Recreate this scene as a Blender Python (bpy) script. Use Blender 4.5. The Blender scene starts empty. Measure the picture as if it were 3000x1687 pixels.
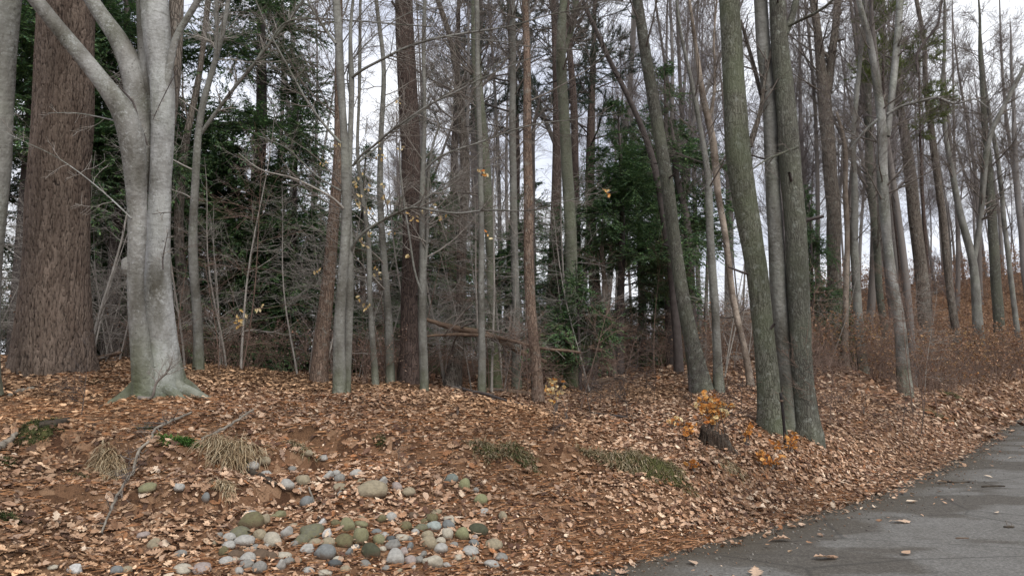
import bpy, math, numpy as np
from math import radians, sin, cos, pi
S = bpy.context.scene
COL = S.collection
# ------------------------------------------------------------------ camera, sky, sun, exposure
F = 2310.0; PITCH = radians(5.35); CZ = 1.6
cam_d = bpy.data.cameras.new("camera"); cam = bpy.data.objects.new("camera", cam_d); COL.objects.link(cam)
cam_d.sensor_width = 36.0; cam_d.lens = 36.0 * F / 3000.0; cam_d.clip_start = 0.05; cam_d.clip_end = 3000
cam.location = (0, 0, CZ); cam.rotation_euler = (pi / 2 + PITCH, 0, 0)
S.camera = cam
SUN_EL, SUN_AZ = radians(48), radians(155)          # azimuth clockwise from +Y; sun behind the right shoulder
world = bpy.data.worlds.new("World"); S.world = world; world.use_nodes = True
wt = world.node_tree; wt.nodes.clear()
def wn(t, **k):
    n = wt.nodes.new(t)
    for a, b in k.items(): setattr(n, a, b)
    return n
wo = wn('ShaderNodeOutputWorld'); sky = wn('ShaderNodeTexSky', sky_type='NISHITA', sun_disc=False)
sky.sun_elevation = SUN_EL; sky.sun_rotation = SUN_AZ; sky.air_density = 1.5; sky.dust_density = 3.0
b1 = wn('ShaderNodeBackground'); b1.inputs[1].default_value = 0.10; wt.links.new(sky.outputs[0], b1.inputs[0])
tc = wn('ShaderNodeTexCoord'); mp = wn('ShaderNodeMapping'); mp.inputs['Scale'].default_value = (1, 1, 3.0)
wt.links.new(tc.outputs['Generated'], mp.inputs[0])
nz = wn('ShaderNodeTexNoise'); nz.inputs['Scale'].default_value = 3.0; nz.inputs['Detail'].default_value = 5
wt.links.new(mp.outputs[0], nz.inputs['Vector'])
cr = wn('ShaderNodeValToRGB'); cr.color_ramp.elements[0].position = 0.36; cr.color_ramp.elements[1].position = 0.62
cr.color_ramp.elements[0].color = (0.60, 0.63, 0.74, 1); cr.color_ramp.elements[1].color = (0.95, 0.96, 1.0, 1)
wt.links.new(nz.outputs[0], cr.inputs[0])
b2 = wn('ShaderNodeBackground'); b2.inputs[1].default_value = 1.0; wt.links.new(cr.outputs[0], b2.inputs[0])
ms = wn('ShaderNodeMixShader'); ms.inputs[0].default_value = 0.86
wt.links.new(b1.outputs[0], ms.inputs[1]); wt.links.new(b2.outputs[0], ms.inputs[2]); wt.links.new(ms.outputs[0], wo.inputs[0])
sl = bpy.data.lights.new("sun", 'SUN'); sl.energy = 1.5; sl.angle = radians(28); sl.color = (1.0, 0.96, 0.90)
sun = bpy.data.objects.new("sun", sl); COL.objects.link(sun)
sun.rotation_euler = (pi / 2 - SUN_EL, 0, pi - SUN_AZ)
vs = S.view_settings; vs.view_transform = 'Standard'; vs.look = 'None'; vs.gamma = 1; vs.use_curve_mapping = False; vs.exposure = 0.55
S.cycles.max_bounces = 5; S.cycles.diffuse_bounces = 3; S.cycles.glossy_bounces = 2; S.cycles.transparent_max_bounces = 4

# ------------------------------------------------------------------ numeric helpers
def rng(s): return np.random.default_rng(s)
def P(px, py, Y):
    """point at ground distance Y on the line of sight through photo pixel (3000 wide)"""
    u, v = (px - 1500) / F, (843.5 - py) / F
    d = np.array([u, cos(PITCH) - v * sin(PITCH), sin(PITCH) + v * cos(PITCH)])
    t = Y / d[1]
    return np.array([d[0] * t, Y, CZ + d[2] * t])
def norm(v): return v / np.maximum(np.linalg.norm(v, axis=-1, keepdims=True), 1e-9)
class VN:
    def __init__(s, seed, n=128): s.n = n; s.t = rng(seed).random((n, n)) * 2 - 1
    def __call__(s, x, y):
        xi = np.floor(x).astype(int); yi = np.floor(y).astype(int); fx = x - xi; fy = y - yi
        fx = fx * fx * (3 - 2 * fx); fy = fy * fy * (3 - 2 * fy); n = s.n; t = s.t
        a = t[xi % n, yi % n]; b = t[(xi + 1) % n, yi % n]; c = t[xi % n, (yi + 1) % n]; d = t[(xi + 1) % n, (yi + 1) % n]
        return (a * (1 - fx) + b * fx) * (1 - fy) + (c * (1 - fx) + d * fx) * fy
vn1, vn2 = VN(11), VN(12)
def fbm(x, y, sc, o=3):
    r = 0; a = 1
    for i in range(o):
        r = r + a * vn1(x * sc + 17.3 * i, y * sc - 9.1 * i); sc *= 2.03; a *= .5
    return r

class Buf:
    """collects geometry in numpy arrays and makes ONE mesh of it"""
    def __init__(s): s.V = []; s.Q = []; s.T = []; s.CQ = []; s.CT = []; s.n = 0
    def add(s, V, Q=None, T=None, cq=None, ct=None):
        V = np.asarray(V, float).reshape(-1, 3)
        if Q is not None and len(Q):
            s.Q.append(np.asarray(Q).reshape(-1, 4) + s.n); s.CQ.append(cq if cq is not None else np.ones((len(s.Q[-1]), 3)) * .5)
        if T is not None and len(T):
            s.T.append(np.asarray(T).reshape(-1, 3) + s.n); s.CT.append(ct if ct is not None else np.ones((len(s.T[-1]), 3)) * .5)
        s.V.append(V); s.n += len(V)
    def mesh(s, name, smooth=True, color=False, vattr=None, origin=None):
        V = np.concatenate(s.V) if s.V else np.zeros((0, 3))
        if origin is not None: V = V - np.asarray(origin)
        Q = np.concatenate(s.Q) if s.Q else np.zeros((0, 4), int); T = np.concatenate(s.T) if s.T else np.zeros((0, 3), int)
        me = bpy.data.meshes.new(name); me.vertices.add(len(V)); me.vertices.foreach_set('co', V.astype(np.float32).ravel())
        nl = Q.size + T.size; me.loops.add(nl); me.loops.foreach_set('vertex_index', np.concatenate([Q.ravel(), T.ravel()]).astype(np.int32))
        nf = len(Q) + len(T); me.polygons.add(nf)
        ls = np.concatenate([np.arange(len(Q)) * 4, Q.size + np.arange(len(T)) * 3]).astype(np.int32)
        me.polygons.foreach_set('loop_start', ls)
        me.polygons.foreach_set('use_smooth', np.full(nf, smooth, bool))
        if color:
            a = me.attributes.new('tint', 'FLOAT_COLOR', 'FACE')
            c = np.concatenate(s.CQ + s.CT) if (s.CQ or s.CT) else np.zeros((0, 3))
            a.data.foreach_set('color', np.concatenate([c, np.ones((len(c), 1))], 1).astype(np.float32).ravel())
        if vattr is not None:
            a = me.attributes.new('relief', 'FLOAT', 'POINT'); a.data.foreach_set('value', np.asarray(vattr, np.float32).ravel())
        me.update(calc_edges=True); me.validate()
        return me

def tubes(buf, PP, RR, sides=3, cap=False, rmod=None):
    """PP (M,K,3) RR (M,K): adds M tubes"""
    PP = np.asarray(PP, float); RR = np.asarray(RR, float)
    if PP.ndim == 2: PP = PP[None]; RR = RR[None]
    M, K, _ = PP.shape
    if M == 0: return
    T = np.empty_like(PP); T[:, 1:-1] = PP[:, 2:] - PP[:, :-2]; T[:, 0] = PP[:, 1] - PP[:, 0]; T[:, -1] = PP[:, -1] - PP[:, -2]
    T = norm(T)
    ax = norm(PP[:, -1] - PP[:, 0])
    ref = np.where(np.abs(ax[:, 2:3]) > .8, np.array([[1., 0, 0]]), np.array([[0, 0, 1.]]))
    U = norm(np.cross(T, ref[:, None, :])); W = np.cross(T, U)
    a = np.arange(sides) / sides * 2 * pi
    r = RR[:, :, None] * np.ones(sides)
    if rmod is not None: r = r * rmod
    V = PP[:, :, None, :] + r[..., None] * (np.cos(a)[None, None, :, None] * U[:, :, None, :] + np.sin(a)[None, None, :, None] * W[:, :, None, :])
    base = (np.arange(M) * K * sides)[:, None, None]; k = (np.arange(K - 1) * sides)[None, :, None]; i = np.arange(sides)[None, None, :]; j = (i + 1) % sides
    Q = np.stack([base + k + i, base + k + sides + i, base + k + sides + j, base + k + j], -1).reshape(-1, 4)[:, ::-1]
    Tt = None
    if cap:
        V = np.concatenate([V.reshape(M, -1, 3), PP[:, :1], PP[:, -1:]], 1)
        nv = K * sides + 2; Q = []; Tt = []
        for m in range(M):
            b = m * nv; kk = (np.arange(K - 1) * sides)[:, None]; ii = np.arange(sides)[None]; jj = (ii + 1) % sides
            Q.append((b + np.stack([kk + ii, kk + jj, kk + sides + jj, kk + sides + ii], -1)).reshape(-1, 4))
            e = b + (K - 1) * sides; ii = ii[0]; jj = jj[0]
            Tt.append(np.stack([b + ii * 0 + K * sides, b + jj, b + ii], -1)); Tt.append(np.stack([b + ii * 0 + K * sides + 1, e + ii, e + jj], -1))
        Q = np.concatenate(Q); Tt = np.concatenate(Tt)
    buf.add(V, Q, Tt)

def interp(PP, RR, t):
    """PP (K,3) or (M,K,3) at t in 0..1 -> pos, tangent, radius (per row)"""
    K = PP.shape[1]; x = np.clip(t, 0, .9999) * (K - 1); i = x.astype(int); f = (x - i)[:, None]; m = np.arange(len(PP))
    a, b = PP[m, i], PP[m, i + 1]
    return a * (1 - f) + b * f, norm(b - a), RR[m, i] * (1 - f[:, 0]) + RR[m, i + 1] * f[:, 0]

def grow(PP, RR, n, g, t0=.2, t1=.98, ang=(35, 60), L=(.3, .6), K=4, rs=.5, rmin=.002, up=.1, wander=.12, taper=.7, lpow=0.6, flat=None):
    """n children in all on the parent polylines PP (M,K,3); longer parents get more. flat=axis squeezes azimuths into the horizontal plane"""
    if PP.ndim == 2: PP = PP[None]; RR = RR[None]
    ln = np.linalg.norm(PP[:, -1] - PP[:, 0], axis=1); idx = g.choice(len(PP), n, p=ln / ln.sum())
    t = t0 + (t1 - t0) * g.random(n)
    p, d, r = interp(PP[idx], RR[idx], t)
    rv = g.normal(size=(n, 3))
    if flat is not None: rv[:, 2] *= flat
    pr = norm(rv - (rv * d).sum(1, keepdims=True) * d)
    a = np.radians(g.uniform(ang[0], ang[1], n))[:, None]
    D = norm(d * np.cos(a) + pr * np.sin(a))
    le = g.uniform(L[0], L[1], n) * (1 - t * .75) ** lpow
    if len(PP) > 1: le = le * np.clip(ln[idx] / ln.mean(), .35, 1.6)
    R0 = np.maximum(np.minimum(r * rs * g.uniform(.6, 1.1, n), r * .85), rmin)
    out = np.empty((n, K, 3)); out[:, 0] = p; cur = D
    for k in range(1, K):
        cur = norm(cur + g.normal(size=(n, 3)) * wander + np.array([0, 0, up]) / K)
        out[:, k] = out[:, k - 1] + cur * (le / (K - 1))[:, None]
    rr = np.maximum(R0[:, None] * (1 - np.linspace(0, 1, K) * taper), rmin * .7)
    return out, rr

# ------------------------------------------------------------------ objects and tags
def tag(o, label=None, cat=None, group=None, kind=None):
    if label: o['label'] = label
    if cat: o['category'] = cat
    if group: o['group'] = group
    if kind: o['kind'] = kind
    return o
def empty(name, loc=(0, 0, 0), label=None, cat=None, group=None):
    o = bpy.data.objects.new(name, None); COL.objects.link(o); o.location = [float(c) for c in loc]; o.empty_display_size = .1
    return tag(o, label, cat, group)
def link(name, me, mat, parent=None, loc=(0, 0, 0), kind=None):
    o = bpy.data.objects.new(name, me); COL.objects.link(o)
    if mat is not None and not me.materials: me.materials.append(mat)
    o.parent = parent; o.location = [float(c) for c in loc]
    if kind: o['kind'] = kind
    return o
def copy_tree(o, parent=None):
    c = o.copy(); COL.objects.link(c); c.parent = parent
    for ch in list(o.children): copy_tree(ch, c)
    return c

# ------------------------------------------------------------------ materials
def newmat(name, rough=.85, spec=.25):
    m = bpy.data.materials.new(name); m.use_nodes = True; nt = m.node_tree
    b = nt.nodes['Principled BSDF']; b.inputs['Roughness'].default_value = rough
    b.inputs['Specular IOR Level'].default_value = spec
    return m, nt, b
def N(nt, t, ins=None, **k):
    n = nt.nodes.new(t)
    for a, v in k.items(): setattr(n, a, v)
    for a, v in (ins or {}).items():
        if hasattr(v, 'is_output') or isinstance(v, bpy.types.NodeSocket): nt.links.new(v, n.inputs[a])
        else: n.inputs[a].default_value = v
    return n
def coords(nt, scale=(1, 1, 1), kind='Object'):
    t = N(nt, 'ShaderNodeTexCoord'); m = N(nt, 'ShaderNodeMapping', {'Vector': t.outputs[kind], 'Scale': scale}); return m.outputs[0]
def noise(nt, vec, scale, detail=4, rough=.55, out=0):
    return N(nt, 'ShaderNodeTexNoise', {'Vector': vec, 'Scale': scale, 'Detail': detail, 'Roughness': rough}).outputs[out]
def ramp(nt, fac, stops, interp='LINEAR'):
    r = N(nt, 'ShaderNodeValToRGB', {'Fac': fac}); c = r.color_ramp; c.interpolation = interp
    while len(c.elements) < len(stops): c.elements.new(.5)
    for e, (p, col) in zip(c.elements, stops): e.position = p; e.color = (*col, 1) if len(col) == 3 else col
    return r.outputs[0]
def mix(nt, fac, a, b, mode='MIX'):
    n = N(nt, 'ShaderNodeMix', data_type='RGBA', blend_type=mode); ins = [n.inputs[0], n.inputs[6], n.inputs[7]]
    for s, v in zip(ins, (fac, a, b)):
        if isinstance(v, bpy.types.NodeSocket): nt.links.new(v, s)
        elif isinstance(v, (int, float)): s.default_value = v
        else: s.default_value = (*v, 1) if len(v) == 3 else v
    return n.outputs[2]
def bump(nt, b, h, strength=.4, dist=.01):
    n = N(nt, 'ShaderNodeBump', {'Height': h, 'Strength': strength, 'Distance': dist}); nt.links.new(n.outputs[0], b.inputs['Normal'])
def math_(nt, op, a, b=0.0):
    n = N(nt, 'ShaderNodeMath', operation=op)
    for s, v in zip(n.inputs, (a, b)):
        if isinstance(v, bpy.types.NodeSocket): nt.links.new(v, s)
        else: s.default_value = v
    return n.outputs[0]
def maprange(nt, v, a, b, c=0., d=1.):
    n = N(nt, 'ShaderNodeMapRange', {'Value': v, 'From Min': a, 'From Max': b, 'To Min': c, 'To Max': d}); return n.outputs[0]
def rnd(nt): return N(nt, 'ShaderNodeObjectInfo').outputs['Random']
def zloc(nt):
    t = N(nt, 'ShaderNodeTexCoord'); s = N(nt, 'ShaderNodeSeparateXYZ', {'Vector': t.outputs['Object']}); return s.outputs[2]

def bark_smooth(name, dark, lite, green=.4, lichen=.5, moss_h=.55, mossc=(.085, .105, .04), warm=None, mossa=.5):
    m, nt, b = newmat(name, .8)
    v = coords(nt); vs_ = coords(nt, (1, 1, .35)); vh = coords(nt, (1, 1, 6))
    c = ramp(nt, noise(nt, vs_, 3.2, 5, .6), [(.3, dark), (.7, lite)])
    c = mix(nt, maprange(nt, noise(nt, v, 1.1, 3), .5, .72, 0, green), c, (.12, .14, .085))
    if warm: c = mix(nt, maprange(nt, noise(nt, v, 2.1, 4), .48, .62, 0, .8), c, warm)
    c = mix(nt, maprange(nt, math_(nt, 'ADD', noise(nt, v, 26, 5, .8), math_(nt, 'MULTIPLY', noise(nt, v, 2.2, 2), .5)), .80, .98, 0, lichen), c, (.42, .43, .43))
    c = mix(nt, maprange(nt, noise(nt, vs_, 26, 3, .7), .62, .72, 0, .65), c, (.07, .065, .055))
    c = mix(nt, maprange(nt, noise(nt, vh, 5, 2), .66, .74, 0, .4), c, (.10, .095, .08))
    vo = N(nt, 'ShaderNodeTexVoronoi', {'Vector': coords(nt, (1, 1, 1.9)), 'Scale': 6.5, 'Randomness': 1.0})
    c = mix(nt, maprange(nt, math_(nt, 'ADD', vo.outputs[0], math_(nt, 'MULTIPLY', noise(nt, v, 30, 2), .12)), .10, .15, .8, 0), c, (.035, .03, .025))
    c = mix(nt, 1., c, ramp(nt, noise(nt, coords(nt, (1, 1, .45)), 2.4, 8, .72), [(.32, (.50, .47, .42)), (.5, (.95, .95, .93)), (.68, (1.35,) * 3)]), 'MULTIPLY')
    h = maprange(nt, math_(nt, 'ADD', zloc(nt), math_(nt, 'MULTIPLY', noise(nt, v, 2.5, 3), 1.0)), .45, .45 + moss_h, 1., 0.)
    c = mix(nt, math_(nt, 'MULTIPLY', h, mossa), c, mossc)
    nt.links.new(c, b.inputs['Base Color'])
    hh = math_(nt, 'ADD', noise(nt, v, 18, 4), math_(nt, 'MULTIPLY', noise(nt, vh, 5, 3), .18)); hh = math_(nt, 'ADD', hh, math_(nt, 'MULTIPLY', noise(nt, v, 5, 3), 1.5)); bump(nt, b, hh, .8, .022)
    return m
def bark_furrow(name, furrow, plate, plate2, sc=1., mossc=None, lichen=.0, relief=False):
    m, nt, b = newmat(name, .92, .15)
    vl = coords(nt, (1, 1, .13)); v = coords(nt)
    w2 = N(nt, 'ShaderNodeVectorMath', {0: vl}, operation='ADD'); s_ = N(nt, 'ShaderNodeVectorMath', {0: N(nt, 'ShaderNodeTexNoise', {'Vector': v, 'Scale': 6. * sc, 'Detail': 2}).outputs[1]}, operation='SCALE'); s_.inputs[3].default_value = .05
    nt.links.new(s_.outputs[0], w2.inputs[1])
    vo = N(nt, 'ShaderNodeTexVoronoi', {'Vector': w2.outputs[0], 'Scale': 17. * sc}, feature='DISTANCE_TO_EDGE').outputs[0]
    vc = N(nt, 'ShaderNodeTexVoronoi', {'Vector': w2.outputs[0], 'Scale': 17. * sc}).outputs[1]
    pl = mix(nt, maprange(nt, N(nt, 'ShaderNodeSeparateColor', {'Color': vc}).outputs[0], 0, 1), plate, plate2)
    pl = mix(nt, maprange(nt, noise(nt, v, 40, 4, .7), .35, .7, 0, .55), pl, tuple(x * .55 for x in plate))
    if relief: e = maprange(nt, N(nt, 'ShaderNodeAttribute', attribute_name='relief').outputs[2], .0, .55)
    else: e = maprange(nt, vo, .0, .16)
    c = mix(nt, e, furrow, pl)
    if lichen: c = mix(nt, maprange(nt, noise(nt, v, 9, 4, .7), .55, .68, 0, lichen), c, (.33, .35, .31))
    if mossc: c = mix(nt, maprange(nt, noise(nt, v, 1.6, 4), .42, .62, .05, .6), c, mossc)
    c = mix(nt, 1., c, ramp(nt, noise(nt, coords(nt, (1, 1, .3)), 2.2, 4), [(.3, (.72,) * 3), (.7, (1.3,) * 3)]), 'MULTIPLY')
    nt.links.new(c, b.inputs['Base Color'])
    hh = math_(nt, 'ADD', maprange(nt, vo, 0, .18), math_(nt, 'MULTIPLY', noise(nt, v, 45, 3), .5)); bump(nt, b, hh, .8, .015 / sc)
    return m
M = {}
M['beech'] = bark_smooth('beech_bark', (.105, .100, .085), (.235, .232, .215), lichen=.4)
M['beech_big'] = bark_smooth('old_beech_bark', (.095, .088, .072), (.30, .298, .285), green=.55, lichen=.8, moss_h=.9)
M['beech_white'] = bark_smooth('white_lichened_beech_bark', (.125, .12, .102), (.43, .435, .435), green=.45, lichen=.95, moss_h=.6, mossa=.8)
M['beech_green'] = bark_smooth('green_beech_bark', (.085, .09, .06), (.17, .175, .135), green=.8, lichen=.3, moss_h=1.6, mossa=.8)
M['maple'] = bark_furrow('mossy_maple_bark', (.040, .038, .028), (.125, .125, .095), (.16, .158, .13), 2.2, (.095, .108, .066), .5)
M['maple_grey'] = bark_furrow('grey_maple_bark', (.048, .045, .038), (.12, .116, .095), (.155, .15, .128), 2.2, (.105, .112, .08), .6)
M['pine'] = bark_furrow('pine_bark', (.024, .018, .015), (.118, .088, .070), (.18, .14, .113), 1.0, relief=True)
M['pine_far'] = bark_furrow('dark_pine_bark', (.036, .027, .024), (.105, .078, .066), (.145, .108, .092), 1.9)
M['redbark'] = bark_furrow('orange_brown_bark', (.075, .052, .040), (.195, .138, .102), (.27, .20, .155), 2.2, None, .35)
M['brownbark'] = bark_furrow('brown_oak_bark', (.055, .046, .038), (.155, .13, .108), (.20, .172, .145), 1.7, None, .4)
M['snag'] = bark_smooth('peeling_dead_wood', (.13, .10, .08), (.38, .32, .265), green=.2, lichen=.3, moss_h=.2, warm=(.12, .09, .07))
def simple(name, a, b_, sc=8, rough=.85, spec=.2, bs=.3, rv=.0):
    m, nt, b = newmat(name, rough, spec); v = coords(nt)
    c = ramp(nt, noise(nt, v, sc, 4), [(.3, a), (.7, b_)])
    if rv: 
        c = mix(nt, 1.0, c, ramp(nt, rnd(nt), [(0, (1 - rv,) * 3), (1, (1 + rv,) * 3)]), 'MULTIPLY')
    nt.links.new(c, b.inputs['Base Color']); bump(nt, b, noise(nt, v, sc * 3, 3), bs, .01); return m
M['twig'] = simple('grey_brown_twigs', (.11, .092, .08), (.21, .185, .16))
M['twig_dark'] = simple('dark_twigs', (.055, .045, .042), (.10, .085, .078))
M['twig_pale'] = simple('pale_grey_twigs', (.22, .20, .175), (.36, .335, .30))
M['twig_red'] = simple('reddish_brush_twigs', (.13, .088, .068), (.24, .17, .135))
def farbark(name, a, b_, warm):
    m, nt, b = newmat(name, .9, .1); v = coords(nt, (1, 1, .2))
    c = ramp(nt, noise(nt, v, 3, 5, .65), [(.3, a), (.7, b_)])
    c = mix(nt, maprange(nt, rnd(nt), .0, 1., 0, .6), c, warm); nt.links.new(c, b.inputs['Base Color'])
    bump(nt, b, noise(nt, v, 22, 3), .5, .02); return m
M['far'] = farbark('woodland_bark', (.13, .122, .115), (.27, .26, .25), (.15, .125, .108))
M['twig_far'] = simple('mauve_grey_twigs', (.12, .10, .095), (.22, .195, .19))
def tinted(name, rough=.75, spec=.25, trans=0.0, nz_=.35):
    m, nt, b = newmat(name, rough, spec); a = N(nt, 'ShaderNodeAttribute', attribute_name='tint').outputs[0]
    v = coords(nt); k = ramp(nt, noise(nt, v, 60, 3), [(.3, (1 - nz_,) * 3), (.7, (1 + nz_,) * 3)])
    c = mix(nt, 1., a, k, 'MULTIPLY'); nt.links.new(c, b.inputs['Base Color'])
    if trans:
        o = nt.nodes['Material Output']; t = N(nt, 'ShaderNodeBsdfTranslucent', {'Color': c}); x = N(nt, 'ShaderNodeMixShader', {0: trans, 1: b.outputs[0], 2: t.outputs[0]})
        nt.links.new(x.outputs[0], o.inputs[0])
    return m
M['leaf'] = tinted('dead_leaf', .7, .3, .18)
M['needle'] = tinted('evergreen_needles', .55, .35, .15, .5)
M['litter'] = tinted('leaf_litter', .68, .3, .08)
# ------------------------------------------------------------------ terrain
EDGE = np.array([(-60, -22), (-25, -8), (-9, .2), (-3, 3.7), (.45, 6.1), (1.5, 6.98), (3.6, 8.95), (6.65, 12.4), (14.7, 23.0), (24.5, 33), (38, 43), (75, 62), (200, 100)], float)
def road_d(x, y):
    """signed distance to the left road edge, positive on the bank side"""
    x = np.asarray(x, float); y = np.asarray(y, float); best = np.full(x.shape, 1e9); sg = np.ones(x.shape)
    for a, b in zip(EDGE[:-1], EDGE[1:]):
        d = b - a; L2 = d @ d; t = np.clip(((x - a[0]) * d[0] + (y - a[1]) * d[1]) / L2, 0, 1)
        dx = x - a[0] - t * d[0]; dy = y - a[1] - t * d[1]; q = np.hypot(dx, dy)
        s = np.where(d[0] * dy - d[1] * dx >= 0, 1., -1.)
        m = q < best; best = np.where(m, q, best); sg = np.where(m, s, sg)
    return best * sg
ROAD_W = 6.2
# (photo x, photo y, ground distance) -> points the ground passes through
GP = [(160, 1083, 10), (470, 1155, 8.8), (-300, 1060, 11), (1000, 1172, 10.2), (700, 1165, 9.8), (1200, 1160, 11), (1420, 1165, 12), (1580, 1182, 12.2),
      (2270, 1268, 10.6), (2370, 1275, 10.6), (2095, 1312, 9.6), (1800, 1355, 8.3), (1980, 1405, 8.0), (1500, 1250, 8.9), (1400, 1350, 7.7),
      (1700, 1250, 9.6), (1700, 1118, 17), (2000, 1115, 16), (2050, 1190, 12.5), (2652, 1146, 19), (2900, 1125, 27), (2500, 1200, 14), (2720, 1255, 15),
      (2300, 905, 42), (2100, 930, 47), (2500, 850, 45), (2800, 832, 45), (3000, 828, 42), (3400, 850, 40), (2450, 1065, 25), (2720, 1085, 27), (2900, 1062, 31), (2700, 960, 35),
      (1000, 1449, 7.05), (1000, 1277, 8.1), (1000, 1195, 8.9), (1300, 1500, 6.85), (0, 1400, 6.5), (0, 1250, 7.6), (0, 1130, 9), (300, 1550, 5.9), (300, 1300, 7.2), (600, 1500, 6.35), (600, 1290, 7.6), (700, 1200, 8.4),
      (0, 1700, 4.9), (500, 1690, 5.45), (-500, 1500, 5.2), (-500, 1200, 8), (1250, 1200, 9.4), (1850, 1290, 9.2), (1600, 1200, 10.6), (1650, 1400, 7.9),
      (2000, 1060, 27), (1800, 1085, 26), (1500, 1090, 30), (1300, 1120, 16), (1000, 1110, 20), (400, 1090, 20), (-300, 1090, 22), (3000, 1000, 36), (3300, 1000, 37), (1900, 1010, 40), (1700, 1050, 50), (2400, 1130, 18), (3100, 1120, 30)]
CP = [P(a, b, c) for a, b, c in GP]
CP += [np.array(q, float) for q in [(-25, 0, .6), (-12, 3, .9), (-20, 10, 1.6), (-40, 30, 1.8), (-60, 70, 1.5), (-20, 60, 1.2), (10, 70, 2.5), (0, 100, 1.5), (30, 80, 6.6), (60, 80, 7), (60, 60, 5), (40, 58, 6.4), (-60, 0, 1), (90, 110, 6), (-90, 110, 1.5), (18.5, 33, 1.0)]]
for i in range(2, len(EDGE) - 1):
    for t in (0, .5):
        e = EDGE[i] * (1 - t) + EDGE[i + 1] * t
        if e[1] < 45: CP.append(np.array([e[0], e[1], .0]))
CP = np.array(CP)
def tps_k(d2): return .5 * d2 * np.log(d2 + 1e-6)
_n = len(CP); _K = tps_k(((CP[:, None, :2] - CP[None, :, :2]) ** 2).sum(-1)) + np.eye(_n) * .35
_A = np.block([[_K, np.ones((_n, 1)), CP[:, :2]], [np.ones((1, _n)), np.zeros((1, 3))], [CP[:, :2].T, np.zeros((2, 3))]])
_w = np.linalg.solve(_A, np.concatenate([CP[:, 2], np.zeros(3)]))
LIPS = [[(-1.9, 8.0), (-.35, 7.95), (.55, 8.2), (1.2, 8.28), (1.95, 8.1)], [(-4.9, 7.3), (-3.7, 7.1), (-2.8, 7.25), (-2.1, 7.55)], [(-3.4, 6.35), (-2.6, 6.45), (-2.1, 6.8)]]
def lip(x, y):
    out = np.zeros(len(x))
    for pl in LIPS:
        pl = np.array(pl); best = np.full(len(x), 9.); sg = np.ones(len(x)); en = np.zeros(len(x))
        for a, b in zip(pl[:-1], pl[1:]):
            d = b - a; t = ((x - a[0]) * d[0] + (y - a[1]) * d[1]) / (d @ d); tc = np.clip(t, 0, 1); dx = x - a[0] - tc * d[0]; dy = y - a[1] - tc * d[1]; q = np.hypot(dx, dy); m = q < best; best = np.where(m, q, best); sg = np.where(m, np.where(d[0] * dy - d[1] * dx > 0, 1., -1.), sg)
        s = best * sg + .06 * vn1(x * 2.3, y * 2.3) + .03 * vn2(x * 6, y * 6); out += np.where(s > 0, .10 * np.exp(-(s / .42) ** 2), .10 - .17 * np.clip(-s / .13, 0, 1)) * np.exp(-np.clip(best - .05, 0, 9) ** 2 / .16)
    return out
def H(x, y, fine=True):
    x = np.asarray(x, float); y = np.asarray(y, float); shp = x.shape; xf = x.ravel(); yf = y.ravel()
    xc = np.clip(xf, -60, 70); yc = np.clip(yf, -3, 105); out = np.empty(len(xf))
    for i in range(0, len(xf), 20000):
        X = xc[i:i + 20000]; Y = yc[i:i + 20000]
        d2 = (X[:, None] - CP[None, :, 0]) ** 2 + (Y[:, None] - CP[None, :, 1]) ** 2
        out[i:i + 20000] = tps_k(d2) @ _w[:_n] + _w[_n] + _w[_n + 1] * X + _w[_n + 2] * Y
    d = road_d(xf, yf)
    h = np.maximum(out, .015)
    if fine:
        amp = np.clip(d / 1.5, 0, 1) * np.clip((60 - yf) / 40, .3, 1)
        h = h + amp * (lip(xf, yf) + .055 * fbm(xf, yf, .9, 2) + .05 * fbm(xf + 40, yf, 2.3, 3) + .012 * vn2(xf * 9, yf * 9))
    s = np.clip(d / .9, 0, 1); s = s * s * (3 - 2 * s)
    h = h * s + (-.035 + .05 * np.clip((d + .15) / .3, 0, 1)) * (1 - s)
    far = np.clip((-d - ROAD_W - .3) / .8, 0, 1)                   # verge on the other side of the road
    h = np.where(d < -ROAD_W, -.035 + far * (.08 + .05 * fbm(xf, yf, .5, 2)), h)
    return h.reshape(shp)
def Hn(x, y):
    e = .08; a = H(x + e, y) - H(x - e, y); b = H(x, y + e) - H(x, y - e)
    return norm(np.stack([-a / (2 * e), -b / (2 * e), np.ones_like(a)], -1))
def surf(x, y):
    d = road_d(x, y); return np.where((d < -.03) & (d > -ROAD_W), .02 * np.sin(np.clip(-d / ROAD_W, 0, 1) * pi), H(x, y))
def ground_hit(px, py):
    """first point of the ground on the sight line through a photo pixel"""
    d = P(px, py, 1.) - np.array([0, 0, CZ]); t = np.concatenate([np.arange(3.5, 22, .04), np.arange(22, 60, .3)])
    p = np.array([0, 0, CZ]) + d * t[:, None]; h = surf(p[:, 0], p[:, 1]); k = np.argmax(p[:, 2] <= h)
    if p[k, 2] > h[k]: k = len(t) - 1
    return np.array([p[k, 0], p[k, 1], h[k]])
def axis_pts(inner, step, far, gr):
    a = list(np.arange(0, inner, step)); s = step
    while a[-1] < far: s *= gr; a.append(a[-1] + s)
    return np.array(a)
gx = axis_pts(10, .075, 260, 1.045); gx = np.concatenate([-gx[:0:-1], gx])
gy = axis_pts(12.5, .075, 260, 1.035) + 3.2; gyb = -axis_pts(.5, .4, 240, 1.25)[::-1] + 2.9; gy = np.concatenate([gyb, gy])
GX, GY = np.meshgrid(gx, gy); GZ = H(GX, GY)
nx, ny = len(gx), len(gy); ii = (np.arange(ny - 1) * nx)[:, None] + np.arange(nx - 1)[None]
gb = Buf(); gb.add(np.stack([GX, GY, GZ], -1), np.stack([ii, ii + 1, ii + nx + 1, ii + nx], -1).reshape(-1, 4))
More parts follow.
